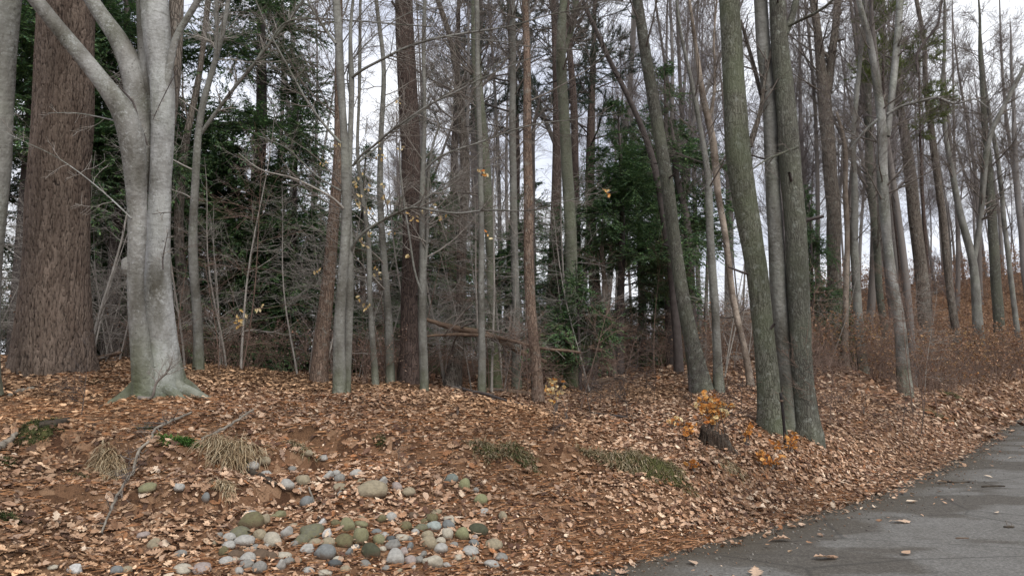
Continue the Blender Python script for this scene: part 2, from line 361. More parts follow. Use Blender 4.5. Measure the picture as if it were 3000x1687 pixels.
# soil, pine needles and matted leaves
m, nt, b = newmat('forest_floor', .95, .12); v = coords(nt)
soil = ramp(nt, noise(nt, v, 9, 6, .7), [(.28, (.035, .021, .013)), (.5, (.10, .056, .030)), (.75, (.19, .112, .062))])
vs2 = coords(nt, (1, .8, 1)); ndl = ramp(nt, noise(nt, vs2, 90, 4, .8), [(.35, (.055, .028, .016)), (.62, (.26, .145, .078))])
c = mix(nt, .5, soil, ndl)
vo = N(nt, 'ShaderNodeTexVoronoi', {'Vector': v, 'Scale': 11.}); cc = N(nt, 'ShaderNodeSeparateColor', {'Color': vo.outputs[1]})
lf = ramp(nt, cc.outputs[0], [(0, (.06, .03, .018)), (.35, (.19, .105, .06)), (.7, (.31, .19, .115)), (1, (.42, .28, .18))], 'CONSTANT')
c = mix(nt, maprange(nt, noise(nt, v, 1.1, 3), .38, .55, .12, .8), c, lf)
c = mix(nt, maprange(nt, noise(nt, v, 26, 4), .58, .7, 0, .6), c, (.03, .018, .012))
nt.links.new(c, b.inputs['Base Color'])
hb = math_(nt, 'ADD', noise(nt, v, 14, 5, .7), math_(nt, 'MULTIPLY', cc.outputs[1], .5)); bump(nt, b, hb, 1.0, .05)
M['floor'] = m
ground = link('forest_floor', gb.mesh('forest_floor'), M['floor']); tag(ground, 'uneven leaf strewn forest floor rising from the road to a wooded slope', kind='structure')

# road
m, nt, b = newmat('asphalt', .8, .25); v = coords(nt)
wet = ramp(nt, noise(nt, coords(nt, (1, 1.5, 1)), .62, 3, .45), [(.47, (0,) * 3), (.515, (1,) * 3)])
wet2 = N(nt, 'ShaderNodeAttribute', attribute_name='relief').outputs[2]
agg = ramp(nt, noise(nt, v, 42, 5, .85), [(.3, (.40,) * 3), (.5, (.95,) * 3), (.70, (1.9,) * 3)])
c = mix(nt, wet, (.088, .079, .067), (.152, .146, .134))
c = mix(nt, maprange(nt, noise(nt, v, 2.3, 4), .35, .7, 0, .4), c, (.085, .078, .065))
c = mix(nt, 1., c, agg, 'MULTIPLY')
c = mix(nt, maprange(nt, math_(nt, 'ADD', wet2, math_(nt, 'MULTIPLY', noise(nt, v, 5, 4), .5)), .42, .98, .9, 0), c, (.066, .054, .038))
c = mix(nt, maprange(nt, N(nt, 'ShaderNodeTexVoronoi', {'Vector': v, 'Scale': 38.}).outputs[0], .0, .26, .6, 0), c, (.24, .22, .19))
c = mix(nt, maprange(nt, N(nt, 'ShaderNodeTexVoronoi', {'Vector': coords(nt, (.5, .9, 1)), 'Scale': .8}, feature='DISTANCE_TO_EDGE').outputs[0], .0, .012, .55, 0), c, (.03, .028, .025))
nt.links.new(c, b.inputs['Base Color']); nt.links.new(mix(nt, wet, (.9,) * 3, (.8,) * 3), b.inputs['Roughness'])
bump(nt, b, math_(nt, 'ADD', noise(nt, v, 150, 3), math_(nt, 'MULTIPLY', noise(nt, v, 7, 3), .3)), .55, .008)
M['road'] = m
seg = []
for a_, b_ in zip(EDGE[1:-1], EDGE[2:]):
    L = np.linalg.norm(b_ - a_); k = max(2, int(L / (.12 if a_[1] < 25 and a_[0] > -10 else 1.5)))
    seg.append(a_ + (b_ - a_) * (np.arange(k) / k)[:, None])
E = np.concatenate(seg)
for _ in range(12): E[1:-1] = (E[:-2] + E[1:-1] * 2 + E[2:]) / 4
T_ = norm(np.gradient(E, axis=0)); Nn = np.stack([T_[:, 1], -T_[:, 0]], 1)
sc_ = np.cumsum(np.concatenate([[0], np.linalg.norm(np.diff(E, axis=0), axis=1)]))
off = np.array([-.0, .1, .25, .6, 1.2, 2, 3, 4, 5, 5.8, 6.2])
wob = .045 * vn1(sc_ * 1.3, sc_ * 0 + 3) + .03 * vn1(sc_ * 5, sc_ * 0 + 8)
R3 = E[:, None, :] + Nn[:, None, :] * (off[None, :, None] + (wob[:, None, None] * np.where(off < .3, 1, 0)[None, :, None]))
Z = np.where(off[None] < .05, -.006, .0) + .02 * np.sin(np.clip(off / 6.2, 0, 1) * pi)[None] + np.zeros(len(E))[:, None]
rb = Buf(); k, o = len(E), len(off); ii = (np.arange(k - 1) * o)[:, None] + np.arange(o - 1)[None]
rb.add(np.concatenate([R3, Z[..., None]], -1), np.stack([ii, ii + 1, ii + o + 1, ii + o], -1).reshape(-1, 4)[:, ::-1])
me = rb.mesh('road', vattr=np.tile(np.clip(off / 1.0, 0, 1), k))
if me.polygons[0].normal.z < 0: me.flip_normals()
road = link('road', me, M['road']); tag(road, 'worn grey asphalt road with damp patches running off to the right', kind='structure')

# ------------------------------------------------------------------ leaves on the ground
def oak_leaf():
    ys = np.array([0, .10, .2, .27, .40, .47, .60, .67, .80, .87, 1.0]); w = np.array([.01, .05, .17, .09, .27, .12, .30, .14, .24, .12, .0])
    V = [(0, y, 0) for y in ys] + [(-a, y + .05, 0) for a, y in zip(w, ys)] + [(a, y + .05, 0) for a, y in zip(w, ys)]
    n = len(ys); T = []
    for i in range(n - 1):
        T += [(i, i + 1, n + i + 1), (i, n + i + 1, n + i), (i, 2 * n + i + 1, i + 1), (i, 2 * n + i, 2 * n + i + 1)]
    return np.array(V) - [0, .5, 0], np.array(T)
def oval_leaf():
    ys = np.array([0, .25, .6, 1.0]); w = np.array([.0, .22, .24, .0]); V = [(0, y, 0) for y in ys] + [(-a, y, 0) for a, y in zip(w[1:3], ys[1:3])] + [(a, y, 0) for a, y in zip(w[1:3], ys[1:3])]
    T = [(0, 1, 4), (1, 5, 4), (1, 2, 5), (2, 3, 5), (0, 6, 1), (1, 6, 7), (1, 7, 2), (2, 7, 3)]
    return np.array(V) - [0, .5, 0], np.array(T)
def dia_leaf():
    return np.array([(0, -.5, 0), (.27, 0, .0), (0, .5, 0), (-.27, .05, .0)]), np.array([(0, 1, 2), (0, 2, 3)])
OAK, OVAL, DIA = oak_leaf(), oval_leaf(), dia_leaf()
def frames(n, yaw):
    n = norm(n); a = np.stack([np.cos(yaw), np.sin(yaw), 0 * yaw], -1); y = norm(a - (a * n).sum(-1, keepdims=True) * n); x = np.cross(y, n)
    return np.stack([x, y, n], -1)                                   # columns
def leaf_batch(buf, tmpl, pos, nrm, size, col, g, curl=.5, fold=.5):
    V, T = tmpl; n = len(pos)
    L = np.repeat(V[None], n, 0)
    cu = g.uniform(-.5, 1, (n, 1)) * curl; fo = g.uniform(-.2, 1, (n, 1)) * fold; tw = g.uniform(-1, 1, (n, 1)) * .4
    L[..., 2] = cu * (L[..., 1] ** 2) * 1.4 + fo * np.abs(L[..., 0]) * 1.1 + tw * L[..., 0] * L[..., 1] * 2 + g.normal(size=L.shape[:2]) * .012
    R = frames(nrm, g.uniform(0, 2 * pi, n))
    W = np.einsum('nij,nkj->nki', R, L * size[:, None, None]) + pos[:, None]
    buf.add(W.reshape(-1, 3), None, (T[None] + (np.arange(n) * len(V))[:, None, None]).reshape(-1, 3), ct=np.repeat(col, len(T), 0))
PAL = np.array([(.26, .15, .088), (.33, .205, .13), (.41, .275, .185), (.50, .36, .255), (.19, .095, .050), (.085, .042, .026), (.31, .21, .15), (.26, .115, .048), (.60, .48, .36), (.13, .07, .045)])
PW = np.array([.11, .16, .18, .11, .12, .14, .08, .05, .04, .06]); PW /= PW.sum()
def leafcol(n, g, x=None, y=None):
    c = PAL[g.choice(len(PAL), n, p=PW)] * g.uniform(.72, 1.22, (n, 1)) * np.array([1.02, 1., .97])
    if x is not None:
        c = c * (1 + .30 * vn1(x * .8, y * .8) + .15 * vn2(x * 3.1, y * 3.1))[:, None]
        t = np.clip(.30 + .9 * vn2(x * .42 + 9, y * .5) - .08 * (x + 1), 0, .8)[:, None]; lum = c.mean(1, keepdims=True); c = c * (1 - t) + t * lum * np.array([1.55, .94, .51])
    return np.clip(c, 0, 1)
def bare(x, y):
    """patches of rusty needles with few leaves (0 leaves .. 1 needles)"""
    b = np.clip((vn2(x * .55 + 5, y * .75) + .55 * vn1(x * 1.7, y * 2.1) + .12) * 2.2, 0, 1)
    left = np.clip(1 - ((x + 4.2) / 1.8) ** 2 - ((y - 7.9) / 1.0) ** 2, 0, 1)
    foot = np.clip(1 - ((x - .9) / 1.9) ** 2 - ((y - 6.9) / .8) ** 2, 0, 1)
    pile = np.clip(1.3 - ((x + .95) / 1.15) ** 2 - ((y - 6.15) / .42) ** 2, 0, 1)
    return np.clip(np.maximum(np.maximum(b * .55, pile * .93), np.maximum(left * .82, foot * .85)), 0, .96)
def scatter(n, x0, x1, y0, y1, g, side=.72, cover=1.):
    x = g.uniform(x0, x1, n); y = g.uniform(y0, y1, n); k = (np.abs(x) < y * side + 1.2); x, y = x[k], y[k]
    d = road_d(x, y); pr = np.where(d > .25, 1, np.where(d > -.12, .5, np.where(d > -.3, .16, np.where(d > -.9, .012, .0))))
    pr = np.where(d < -ROAD_W - .3, .5, pr); pr = pr * (1 - cover * bare(x, y) * np.clip((14 - y) / 4, 0, 1))
    k = g.random(len(x)) < pr; return x[k], y[k]
def litter(name, spec, label):
    bf = Buf()
    for (n, x0, x1, y0, y1, tm, s0, s1, tilt, lift, seed) in spec:
        g = rng(seed); x, y = scatter(n, x0, x1, y0, y1, g, cover=.15 if s1 < .04 else 1.); nn = Hn(x, y) + g.normal(size=(len(x), 3)) * tilt
        nn[:, 2] = np.abs(nn[:, 2]) + .05
        z = surf(x, y) + g.random(len(x)) ** 2 * lift + .004
        sz = s0 * .8 + (s1 - s0) * 1.5 * g.random(len(x)) ** 2.0; z += sz * .08
        leaf_batch(bf, tm, np.stack([x, y, z], -1), nn, sz, leafcol(len(x), g, x, y), g)
    o = link(name, bf.mesh(name, smooth=False, color=True), M['litter'], kind='stuff'); tag(o, label, 'fallen leaves'); return o
litter('leaf_litter', [(34000, -6.5, 9, 4, 10.5, OAK, .04, .095, .28, .035, 1), (66000, -7.5, 10, 4, 11, OVAL, .03, .07, .30, .03, 2),
                       (95000, -6, 7, 4, 9.5, DIA, .012, .038, .5, .02, 5), (125000, -10, 15, 9.5, 17, DIA, .045, .09, .26, .03, 3), (66000, -16, 24, 16, 32, DIA, .11, .20, .35, .06, 4)],
       'brown and tan fallen leaves covering the bank and the woodland floor')
# 300 of the nearest leaves as pieces of their own
g = rng(77); x, y = scatter(1400, -5, 3, 4.6, 7.6, g); x, y = x[:215], y[:215]
protos = []
for i in range(14):
    bf = Buf(); gg = rng(500 + i); tm = OAK if i % 3 else OVAL
    leaf_batch(bf, tm, np.zeros((1, 3)), np.array([[0, 0, 1.]]), np.array([1.]), np.clip(PAL[[1, 2, 3, 0, 8, 2, 6][i % 7]][None] * 1.12, 0, 1), gg, .45, .55)
    me = bf.mesh('fallen_leaf', smooth=False, color=True); me.materials.append(M['leaf']); protos.append(me)
from mathutils import Matrix, Vector
def orient(o, nrm, yaw, s, loc):
    R = frames(np.array([nrm], float), np.array([yaw]))[0]
    m4 = Matrix([[*(R[i] * s), loc[i]] for i in range(3)] + [[0, 0, 0, 1]]); o.matrix_basis = m4
nn = Hn(x, y) + g.normal(size=(len(x), 3)) * .35; nn[:, 2] = np.abs(nn[:, 2]) + .1; hz = H(x, y)
for i in range(len(x)):
    o = link('leaf', protos[i % 14], None, ground); s = g.uniform(.08, .14); orient(o, nn[i], g.uniform(0, 6.28), s, (x[i], y[i], hz[i] + .012 + s * .1))
# rusty needles lying on the near bank
bf = Buf(); g = rng(9); n = 60000; x = g.uniform(-6, 5, n); y = g.uniform(4.4, 10.5, n); k = (g.random(n) < bare(x, y) + .12) & (road_d(x, y) > -.1); x, y = x[k], y[k]
a = g.uniform(0, pi, len(x)); L = g.uniform(.035, .08, len(x)); z = H(x, y) + g.random(len(x)) * .02 + .006
dx, dy = np.cos(a) * L, np.sin(a) * L; w = .0022
V = np.stack([np.stack([x - dx, y - dy, z + g.normal(size=len(x)) * .006], -1), np.stack([x + dx, y + dy, z + g.normal(size=len(x)) * .006], -1), np.stack([x - dy * .07, y + dx * .07, z + .006], -1)], 1)
bf.add(V, None, np.arange(len(x) * 3).reshape(-1, 3), ct=np.array([(.32, .15, .065), (.22, .10, .045), (.40, .21, .10)])[g.integers(0, 3, len(x))])
o = link('pine_needles', bf.mesh('pine_needles', False, True), M['litter'], kind='stuff'); tag(o, 'rusty fallen pine needles on the bare patches of the bank', 'pine needles')
# ------------------------------------------------------------------ trees
def smooth_path(pts, rad, n):
    pts = np.asarray(pts, float); rad = np.asarray(rad, float)
    s = np.concatenate([[0], np.cumsum(np.linalg.norm(np.diff(pts, axis=0), axis=1))]); t = np.linspace(0, s[-1], n)
    Q = np.stack([np.interp(t, s, pts[:, i]) for i in range(3)], -1); r = np.interp(t, s, rad)
    it = max(1, n // max(4, 2 * len(pts)))
    for _ in range(it * 2): Q[1:-1] = (Q[:-2] + 2 * Q[1:-1] + Q[2:]) / 4; r[1:-1] = (r[:-2] + 2 * r[1:-1] + r[2:]) / 4
    return Q, r
def px_path(path, Y, dY=0.0, g=None):
    """photo pixels (x, y, width) from the base up -> world points and radii"""
    pts = []; rad = []
    for i, (x, y, w) in enumerate(path):
        yy = Y + dY * i / max(1, len(path) - 1)
        p = P(x, y, yy); pts.append(p); dist = np.linalg.norm(p - [0, 0, CZ]); rad.append(w / 2 / F * dist / (1 + ((x - 1500) / F) ** 2))
    return np.array(pts), np.array(rad)
def trunk_mesh(name, Q, r, base, sides=12, flare=.35, lumps=.05, seed=0, roots=5, fl_h=.3, relief=None):
    g = rng(seed); K = len(Q); z = Q[:, 2] - base[2]; a = np.arange(sides) / sides * 2 * pi
    nz = VN(seed + 900, 64); RM = np.ones((1, K, sides))
    u = np.cos(a)[None] * 1.5 + z[:, None] * 1.3; vv = np.sin(a)[None] * 1.5 + z[:, None] * .4
    RM[0] += lumps * (nz(u + 7, vv + 3) + .5 * nz(u * 2.7, vv * 2.7 + z[:, None]))
    if flare:
        ph = g.uniform(0, 6.28); lob = .5 + .5 * np.cos(a * roots + ph + .8 * np.sin(a * 2)); e = np.exp(-np.clip(z, 0, 9) / fl_h)[:, None]
        RM[0] += flare * e * (.45 + .9 * lob[None] ** 1.5)
    va = None
    if relief:
        nc = max(8, int(2 * pi * r.mean() / relief)); th = a / (2 * pi) * nc; s = np.concatenate([[0], np.cumsum(np.linalg.norm(np.diff(Q, axis=0), axis=1))]) / (relief * 5.2)
        TH, SS = np.meshgrid(th, s); TH = TH + .5 * vn1(TH * .7, SS * 2.5) ; ct = np.floor(TH).astype(int); cs = np.floor(SS).astype(int)
        ra = g.random((nc, 400)); rb_ = g.random((nc, 400)); D = []
        for i in (-1, 0, 1):
            for j in (-1, 0, 1):
                ca = (ct + i); cb = cs + j; D.append(np.hypot(ca + .15 + .7 * ra[ca % nc, cb % 400] - TH, (cb + rb_[ca % nc, cb % 400] - SS) * 1.0))
        D = np.sort(np.stack(D), 0); e = D[1] - D[0]; va = np.clip(e / .32, 0, 1) + .12 * nz(TH * 3, SS * 3)
        RM[0] -= (1 - np.clip(va, 0, 1)) * .013 / r.mean()
    b = Buf(); tubes(b, Q[None], r[None], sides, rmod=RM)
    me = b.mesh(name, vattr=None if va is None else va.ravel(), origin=base); 
    return me
def to_ground(Q, rad, sink=.25):
    """carry the lowest point down to the ground (a little below it)"""
    x, y = Q[0, 0], Q[0, 1]; gz = float(H(x, y)); base = np.array([x, y, gz])
    if Q[0, 2] > gz + .02:
        d = norm(Q[0] - Q[1]); d = norm(d * np.array([.5, .5, 1])); k = (Q[0, 2] - gz) / max(.2, -d[2]); nb = Q[0] + d * k; nb[2] = float(H(nb[0], nb[1])); base = nb.copy()
        Q = np.concatenate([[nb], Q]); rad = np.concatenate([[rad[0] * (1 + .02 * k)], rad])
    Q = np.concatenate([[Q[0] - [0, 0, sink]], Q]); rad = np.concatenate([[rad[0] * 1.02], rad]); return Q, rad, base
def extend_up(Q, rad, top, g):
    d = norm(Q[-1] - Q[-3]) if len(Q) > 3 else norm(Q[-1] - Q[0]); z = Q[-1, 2]
    if z >= top: return Q, rad
    n = 6; h = (top - z); r0 = rad[-1]; out = [Q[-1]]; rr = []
    for i in range(n):
        d = norm(d * .7 + np.array([0, 0, .3]) + g.normal(size=3) * .03); out.append(out[-1] + d * h / n); rr.append(r0 * (1 - (i + 1) / n) ** .75 + .012)
    return np.concatenate([Q, out[1:]]), np.concatenate([rad, rr])
def crown_mesh(Q, r, base, g, z0, n1=18, len1=(1.2, 2.4), ang=(38, 70), n2=8, n3=6, up=.25, fine=.0035, sides1=5, name='twigs'):
    """bare branches and twigs above height z0 over the base"""
    s = Q[:, 2] - base[2]; H_ = s[-1]; t0 = np.searchsorted(s, z0) / len(Q)
    b = Buf(); P1, R1 = grow(Q, r, n1, g, t0, .985, ang, len1, 7, .26, .005, up, .10, .85, .55); R1 = np.minimum(R1, .032 * np.linspace(1, .25, 7)[None])
    tubes(b, P1, R1, sides1)
    P2, R2 = grow(P1, R1, n1 * n2, g, .15, .98, (25, 60), (.32 * len1[0], .42 * len1[1]), 4, .55, fine * 1.25, up * .6, .13, .7)
    tubes(b, P2, R2, 3)
    if n3:
        P3, R3 = grow(P2, R2, n1 * n2 * n3, g, .15, 1, (25, 60), (.13 * len1[0], .2 * len1[1]), 3, .6, fine, up * .4, .14, .5); tubes(b, P3, R3, 3)
    return b.mesh(name, origin=base)
TREES = {}
def build_tree(name, label, cat, mat, Y, path, dY=0., top=14, sides=12, flare=.35, fl_h=.3, crown=None, branches=(), seed=1, twig='twig', group=None, n=40, relief=None, lumps=.05, roots=5, extra=(), stub=0, roots_px=()):
    g = rng(seed); Q, rad = px_path(path, Y, dY); Q, rad, base = to_ground(Q, rad); Q, rad = extend_up(Q, rad, base[2] + top, g)
    Qs, rs = smooth_path(Q, rad, n); Qs[0] = Q[0]; Qs[-1] = Q[-1]
    Qs = Qs + np.stack([vn1(Qs[:, 2] * .8 + seed, Qs[:, 2] * 0) * .02, vn1(Qs[:, 2] * .5, Qs[:, 2] * 0 + seed) * .06, 0 * Qs[:, 2]], -1)
    root = empty(name, base, label, cat, group)
    link('trunk', trunk_mesh('trunk', Qs, rs, base, sides, flare, lumps, seed, roots, fl_h, relief), M[mat], root)
    kids = []
    for bi, br in enumerate(branches):
        bm = M[mat]; p, *o = br; o = o[0] if o else {}
        q, rr = px_path(p, o.get('Y', Y), o.get('dY', 0)); q, rr = smooth_path(q, rr, o.get('n', 18)); b = Buf()
        tubes(b, q[None], rr[None], o.get('s', 7)); tw = o.get('tw', 26)
        link('stem' if o.get('stem') else 'branch', b.mesh('branch', origin=base), M[o['mat']] if 'mat' in o else bm, root)
        if tw: kids.append((q, rr, tw, o.get('tl', .55), o.get('tt', .15)))
    if kids:
        b = Buf()
        for q, rr, tw, tl, tt in kids:
            P1, R1 = grow(q, rr, tw, g, tt, 1., (30, 65), (tl * .5, tl * 1.3), 5, .5, .0035, .08, .16, .6); tubes(b, P1, R1, 4)
            P2, R2 = grow(P1, R1, tw * 5, g, .15, 1., (25, 60), (tl * .18, tl * .5), 3, .6, .0022, .05, .16, .5); tubes(b, P2, R2, 3)
        link('side_twigs', b.mesh('side_twigs', origin=base), M[twig], root, kind='stuff')
    if crown is not None:
        cm = crown_mesh(Qs, rs, base, g, **crown); link('crown', cm, M[twig], root)
    if stub:
        b = Buf(); P1, R1 = grow(Qs, rs, stub, g, .06, .5, (60, 95), (.12, .5), 3, .22, .006, -.05, .1, .3); tubes(b, P1, R1, 4, cap=False)
        link('dead_stubs', b.mesh('dead_stubs', origin=base), M['twig_dark'], root, kind='stuff')
    TREES[label] = (root, base, Qs, rs)
    return root, base, Qs, rs

LOW = dict(z0=2.2, n1=16, len1=(.9, 2.0), n2=6, n3=5, fine=.0028, ang=(45, 80), up=.12)
MID = dict(z0=3.4, n1=24, len1=(1.2, 2.6), n2=8, n3=8, fine=.003)
HI = dict(z0=6, n1=14, len1=(1.6, 3.2), n2=5, n3=3, fine=.005)

# --- left foreground
build_tree('beech_tree', 'pale grey beech trunk cut off by the left edge, beside the big rough pine', 'tree', 'beech', 8.6,
    [(-48, 1090, 110), (-28, 700, 92), (-6, 350, 90), (12, 60, 92), (20, -60, 88)], sides=20, top=14, crown=dict(HI, z0=7), seed=3, n=60,
    branches=[([(20, -40, 26), (-5, 40, 24), (-70, 130, 20)], dict(tw=6, mat='brownbark'))])
build_tree('pine_tree', 'huge pine trunk with rough red brown plated bark, thickest of all', 'tree', 'pine', 10.0,
    [(160, 1090, 262), (162, 1050, 246), (163, 950, 232), (166, 800, 205), (171, 580, 192), (179, 350, 182), (188, 100, 170), (194, -80, 162)], top=19, sides=250, flare=.10, fl_h=.35, n=480, relief=.021, lumps=.03,
    crown=dict(HI, z0=9, n1=26, n2=6, n3=3), seed=4, stub=6, twig='twig_dark')
build_tree('beech_tree', 'big smooth grey beech with twin stems, spreading limbs and a mossy flared foot', 'tree', 'beech_white', 8.8,
    [(464, 1160, 146), (464, 1100, 136), (462, 1040, 124), (464, 960, 104), (465, 870, 88), (464, 780, 76), (463, 650, 68), (465, 520, 64), (470, 420, 66), (474, 320, 72), (472, 240, 74), (462, 150, 72), (456, 60, 78), (452, -60, 76)], top=13, sides=40, flare=.30, fl_h=.22, n=130, lumps=.07, roots=5,
    crown=dict(HI, z0=7.5, n1=10), seed=5, twig='twig_pale',
    branches=[([(428, 1185, 84), (422, 1120, 74), (411, 1010, 62), (399, 900, 52), (396, 800, 52), (402, 700, 56), (402, 600, 60), (396, 500, 68), (390, 420, 80), (366, 330, 74), (312, 255, 56), (240, 165, 52), (175, 88, 48), (95, -12, 46), (0, -130, 40)], dict(Y=8.6, dY=-.5, n=80, s=26, tw=0, stem=1, mat='beech_big')),
              ([(410, 560, 50), (418, 420, 66), (408, 300, 78), (386, 195, 70), (345, 110, 56), (300, 50, 48), (248, -30, 44), (200, -120, 40)], dict(Y=8.85, dY=.3, n=50, s=24, tw=0, stem=1, mat='beech_big')),
              ([(440, 330, 40), (432, 220, 50), (428, 120, 52), (426, 20, 52), (424, -90, 50)], dict(Y=8.95, dY=.25, n=30, s=20, tw=0, stem=1, mat='beech_big')),
              ([(482, 450, 36), (500, 330, 40), (508, 240, 42), (513, 150, 44), (516, 60, 42), (518, -60, 42)], dict(Y=9.0, dY=.4, n=30, s=18, tw=0, stem=1, mat='brownbark')),
              ([(462, 360, 26), (490, 230, 26), (512, 112, 20), (548, 55, 19), (590, -15, 18)], dict(tw=0, mat='beech_big', Y=8.8, dY=-.1, s=12)),
              ([(385, 640, 6), (345, 600, 5), (300, 560, 4), (240, 510, 3.5), (160, 455, 3), (70, 415, 2.4), (0, 380, 2)], dict(tw=10, tl=.4, Y=8.3)),
              ([(352, 258, 5), (392, 300, 7), (404, 350, 7), (420, 392, 7), (432, 425, 5)], dict(tw=10, tl=.1, Y=8.42, mat='twig_dark')),
              ([(520, 205, 3), (490, 262, 3), (462, 318, 3), (448, 352, 2)], dict(tw=8, tl=.12, Y=8.5, mat='twig_dark')),
              ([(372, 455, 2), (404, 452, 3), (430, 449, 4)], dict(tw=4, tl=.1, Y=8.4, mat='twig_dark')),
              ([(505, 622, 3), (470, 624, 3), (446, 628, 2)], dict(tw=4, tl=.1, Y=8.5, mat='twig_dark')),
              ([(478, 790, 5), (476, 760, 5), (484, 720, 3), (492, 680, 2)], dict(tw=12, tl=.12, Y=8.55, mat='twig_dark')),
              ([(378, 365, 6), (300, 345, 5), (220, 330, 3), (140, 332, 2)], dict(tw=6, tl=.3, Y=8.4)),
              ([(405, 1165, 16), (448, 1168, 9), (455, 1120, 8), (492, 1090, 6), (505, 1050, 3)], dict(tw=14, tl=.28, Y=8.35, mat='twig', tt=.5))])
b_ = TREES['big smooth grey beech with twin stems, spreading limbs and a mossy flared foot']
RT = Buf(); g = rng(8)
for ang, L, r0 in ((-.25, .62, .09), (-.9, .42, .09), (-2.0, .35, .09), (-2.95, .5, .10), (.5, .5, .10), (2.2, .5, .1)):
    t = np.linspace(0, 1, 9); x = b_[1][0] + np.cos(ang + t * .4) * (.16 + L * t * .8); y = b_[1][1] + np.sin(ang + t * .4) * (.16 + L * t * .8)
    z = H(x, y) + r0 * 1.5 * (1 - t) ** 2.4 + .012 - t ** 3 * .05; tubes(RT, np.stack([x, y, z], -1), r0 * (1 - t) ** .75 + .012, 10)
link('roots', RT.mesh('roots', origin=b_[1]), M['beech_big'], b_[0])
g = rng(15); V = []; bb = Buf()                                        # burl on the left stem
bm_p = P(378, 782, 8.45); u_, v_ = np.meshgrid(np.linspace(0, 2 * pi, 17), np.linspace(0, pi, 11)); rr_ = .082 * (1 + .16 * vn1(u_ * 2.2, v_ * 2.2))
bb.add(bm_p + np.stack([rr_ * np.sin(v_) * np.cos(u_), rr_ * np.sin(v_) * np.sin(u_), rr_ * 1.35 * np.cos(v_)], -1), np.array([(i * 17 + j, i * 17 + j + 1, (i + 1) * 17 + j + 1, (i + 1) * 17 + j) for i in range(10) for j in range(16)])[:, ::-1])
link('burl', bb.mesh('burl', origin=b_[1]), M['beech_big'], b_[0])

build_tree('beech_tree', 'slender pale beech just right of the big twin stemmed beech, bending slightly', 'tree', 'beech', 12,
    [(586, 1128, 32), (577, 960, 28), (568, 840, 28), (563, 750, 31), (566, 650, 26), (578, 500, 22), (588, 350, 21), (604, 270, 19), (630, 190, 16), (655, 100, 15), (672, 0, 13), (680, -70, 12)], top=11, crown=dict(LOW, z0=2.2, n1=22), seed=6, twig='twig_pale',
    branches=[([(590, 390, 14), (640, 320, 12), (700, 240, 10), (745, 190, 10), (775, 145, 10), (815, 100, 9), (850, 60, 8), (895, -10, 7)], dict(dY=-.5)),
              ([(625, 220, 10), (636, 120, 14), (634, 0, 13), (640, -70, 12)], dict(dY=.3)),
              ([(780, 145, 7), (830, 55, 6), (960, 55, 5), (1120, 68, 4), (1270, 80, 3)], dict(Y=11.5, tw=20))])
build_tree('tree', 'dull brown trunk half hidden behind the slender beech, right of the big beech', 'tree', 'brownbark', 16,
    [(545, 1100, 36), (545, 900, 34), (528, 700, 32), (523, 600, 30), (542, 450, 26), (560, 350, 20), (590, 150, 16)], crown=MID, seed=7)
build_tree('cherry_tree', 'rusty orange brown trunk leaning right, directly left of the paired grey beeches', 'tree', 'redbark', 12.6,
    [(937, 1145, 54), (942, 1040, 48), (955, 880, 42), (970, 760, 37), (978, 640, 35), (986, 520, 33), (990, 400, 27), (992, 200, 22), (990, -20, 18)], crown=dict(MID, n1=16), seed=9, flare=.15)
build_tree('beech_tree', 'grey beech forking near the ground, taller left one of the front pair', 'tree', 'beech', 10.3,
    [(992, 1172, 40), (991, 1090, 36), (989, 1000, 35), (996, 930, 32), (1004, 830, 30), (1010, 700, 30), (1010, 560, 31), (1006, 370, 21), (996, 250, 25), (988, 110, 24), (980, -10, 22), (976, -80, 21)], crown=dict(LOW, z0=3.0, n1=12), seed=10, flare=.2, n=60,
    branches=[([(998, 420, 9), (960, 380, 8), (900, 300, 7), (840, 190, 6), (780, 80, 5), (745, -10, 4)], dict(dY=-.4, tw=18)),
              ([(985, 130, 10), (940, 70, 8), (905, 10, 7), (880, -40, 6)], dict(dY=.3)),
              ([(1005, 610, 9), (975, 578, 7), (930, 555, 6), (860, 520, 5), (760, 500, 3), (700, 450, 2.5)], dict(dY=-.7, tw=20, mat='twig_pale')),
              ([(1000, 560, 6), (930, 520, 5), (840, 430, 4), (760, 400, 3)], dict(dY=.4, tw=16))])
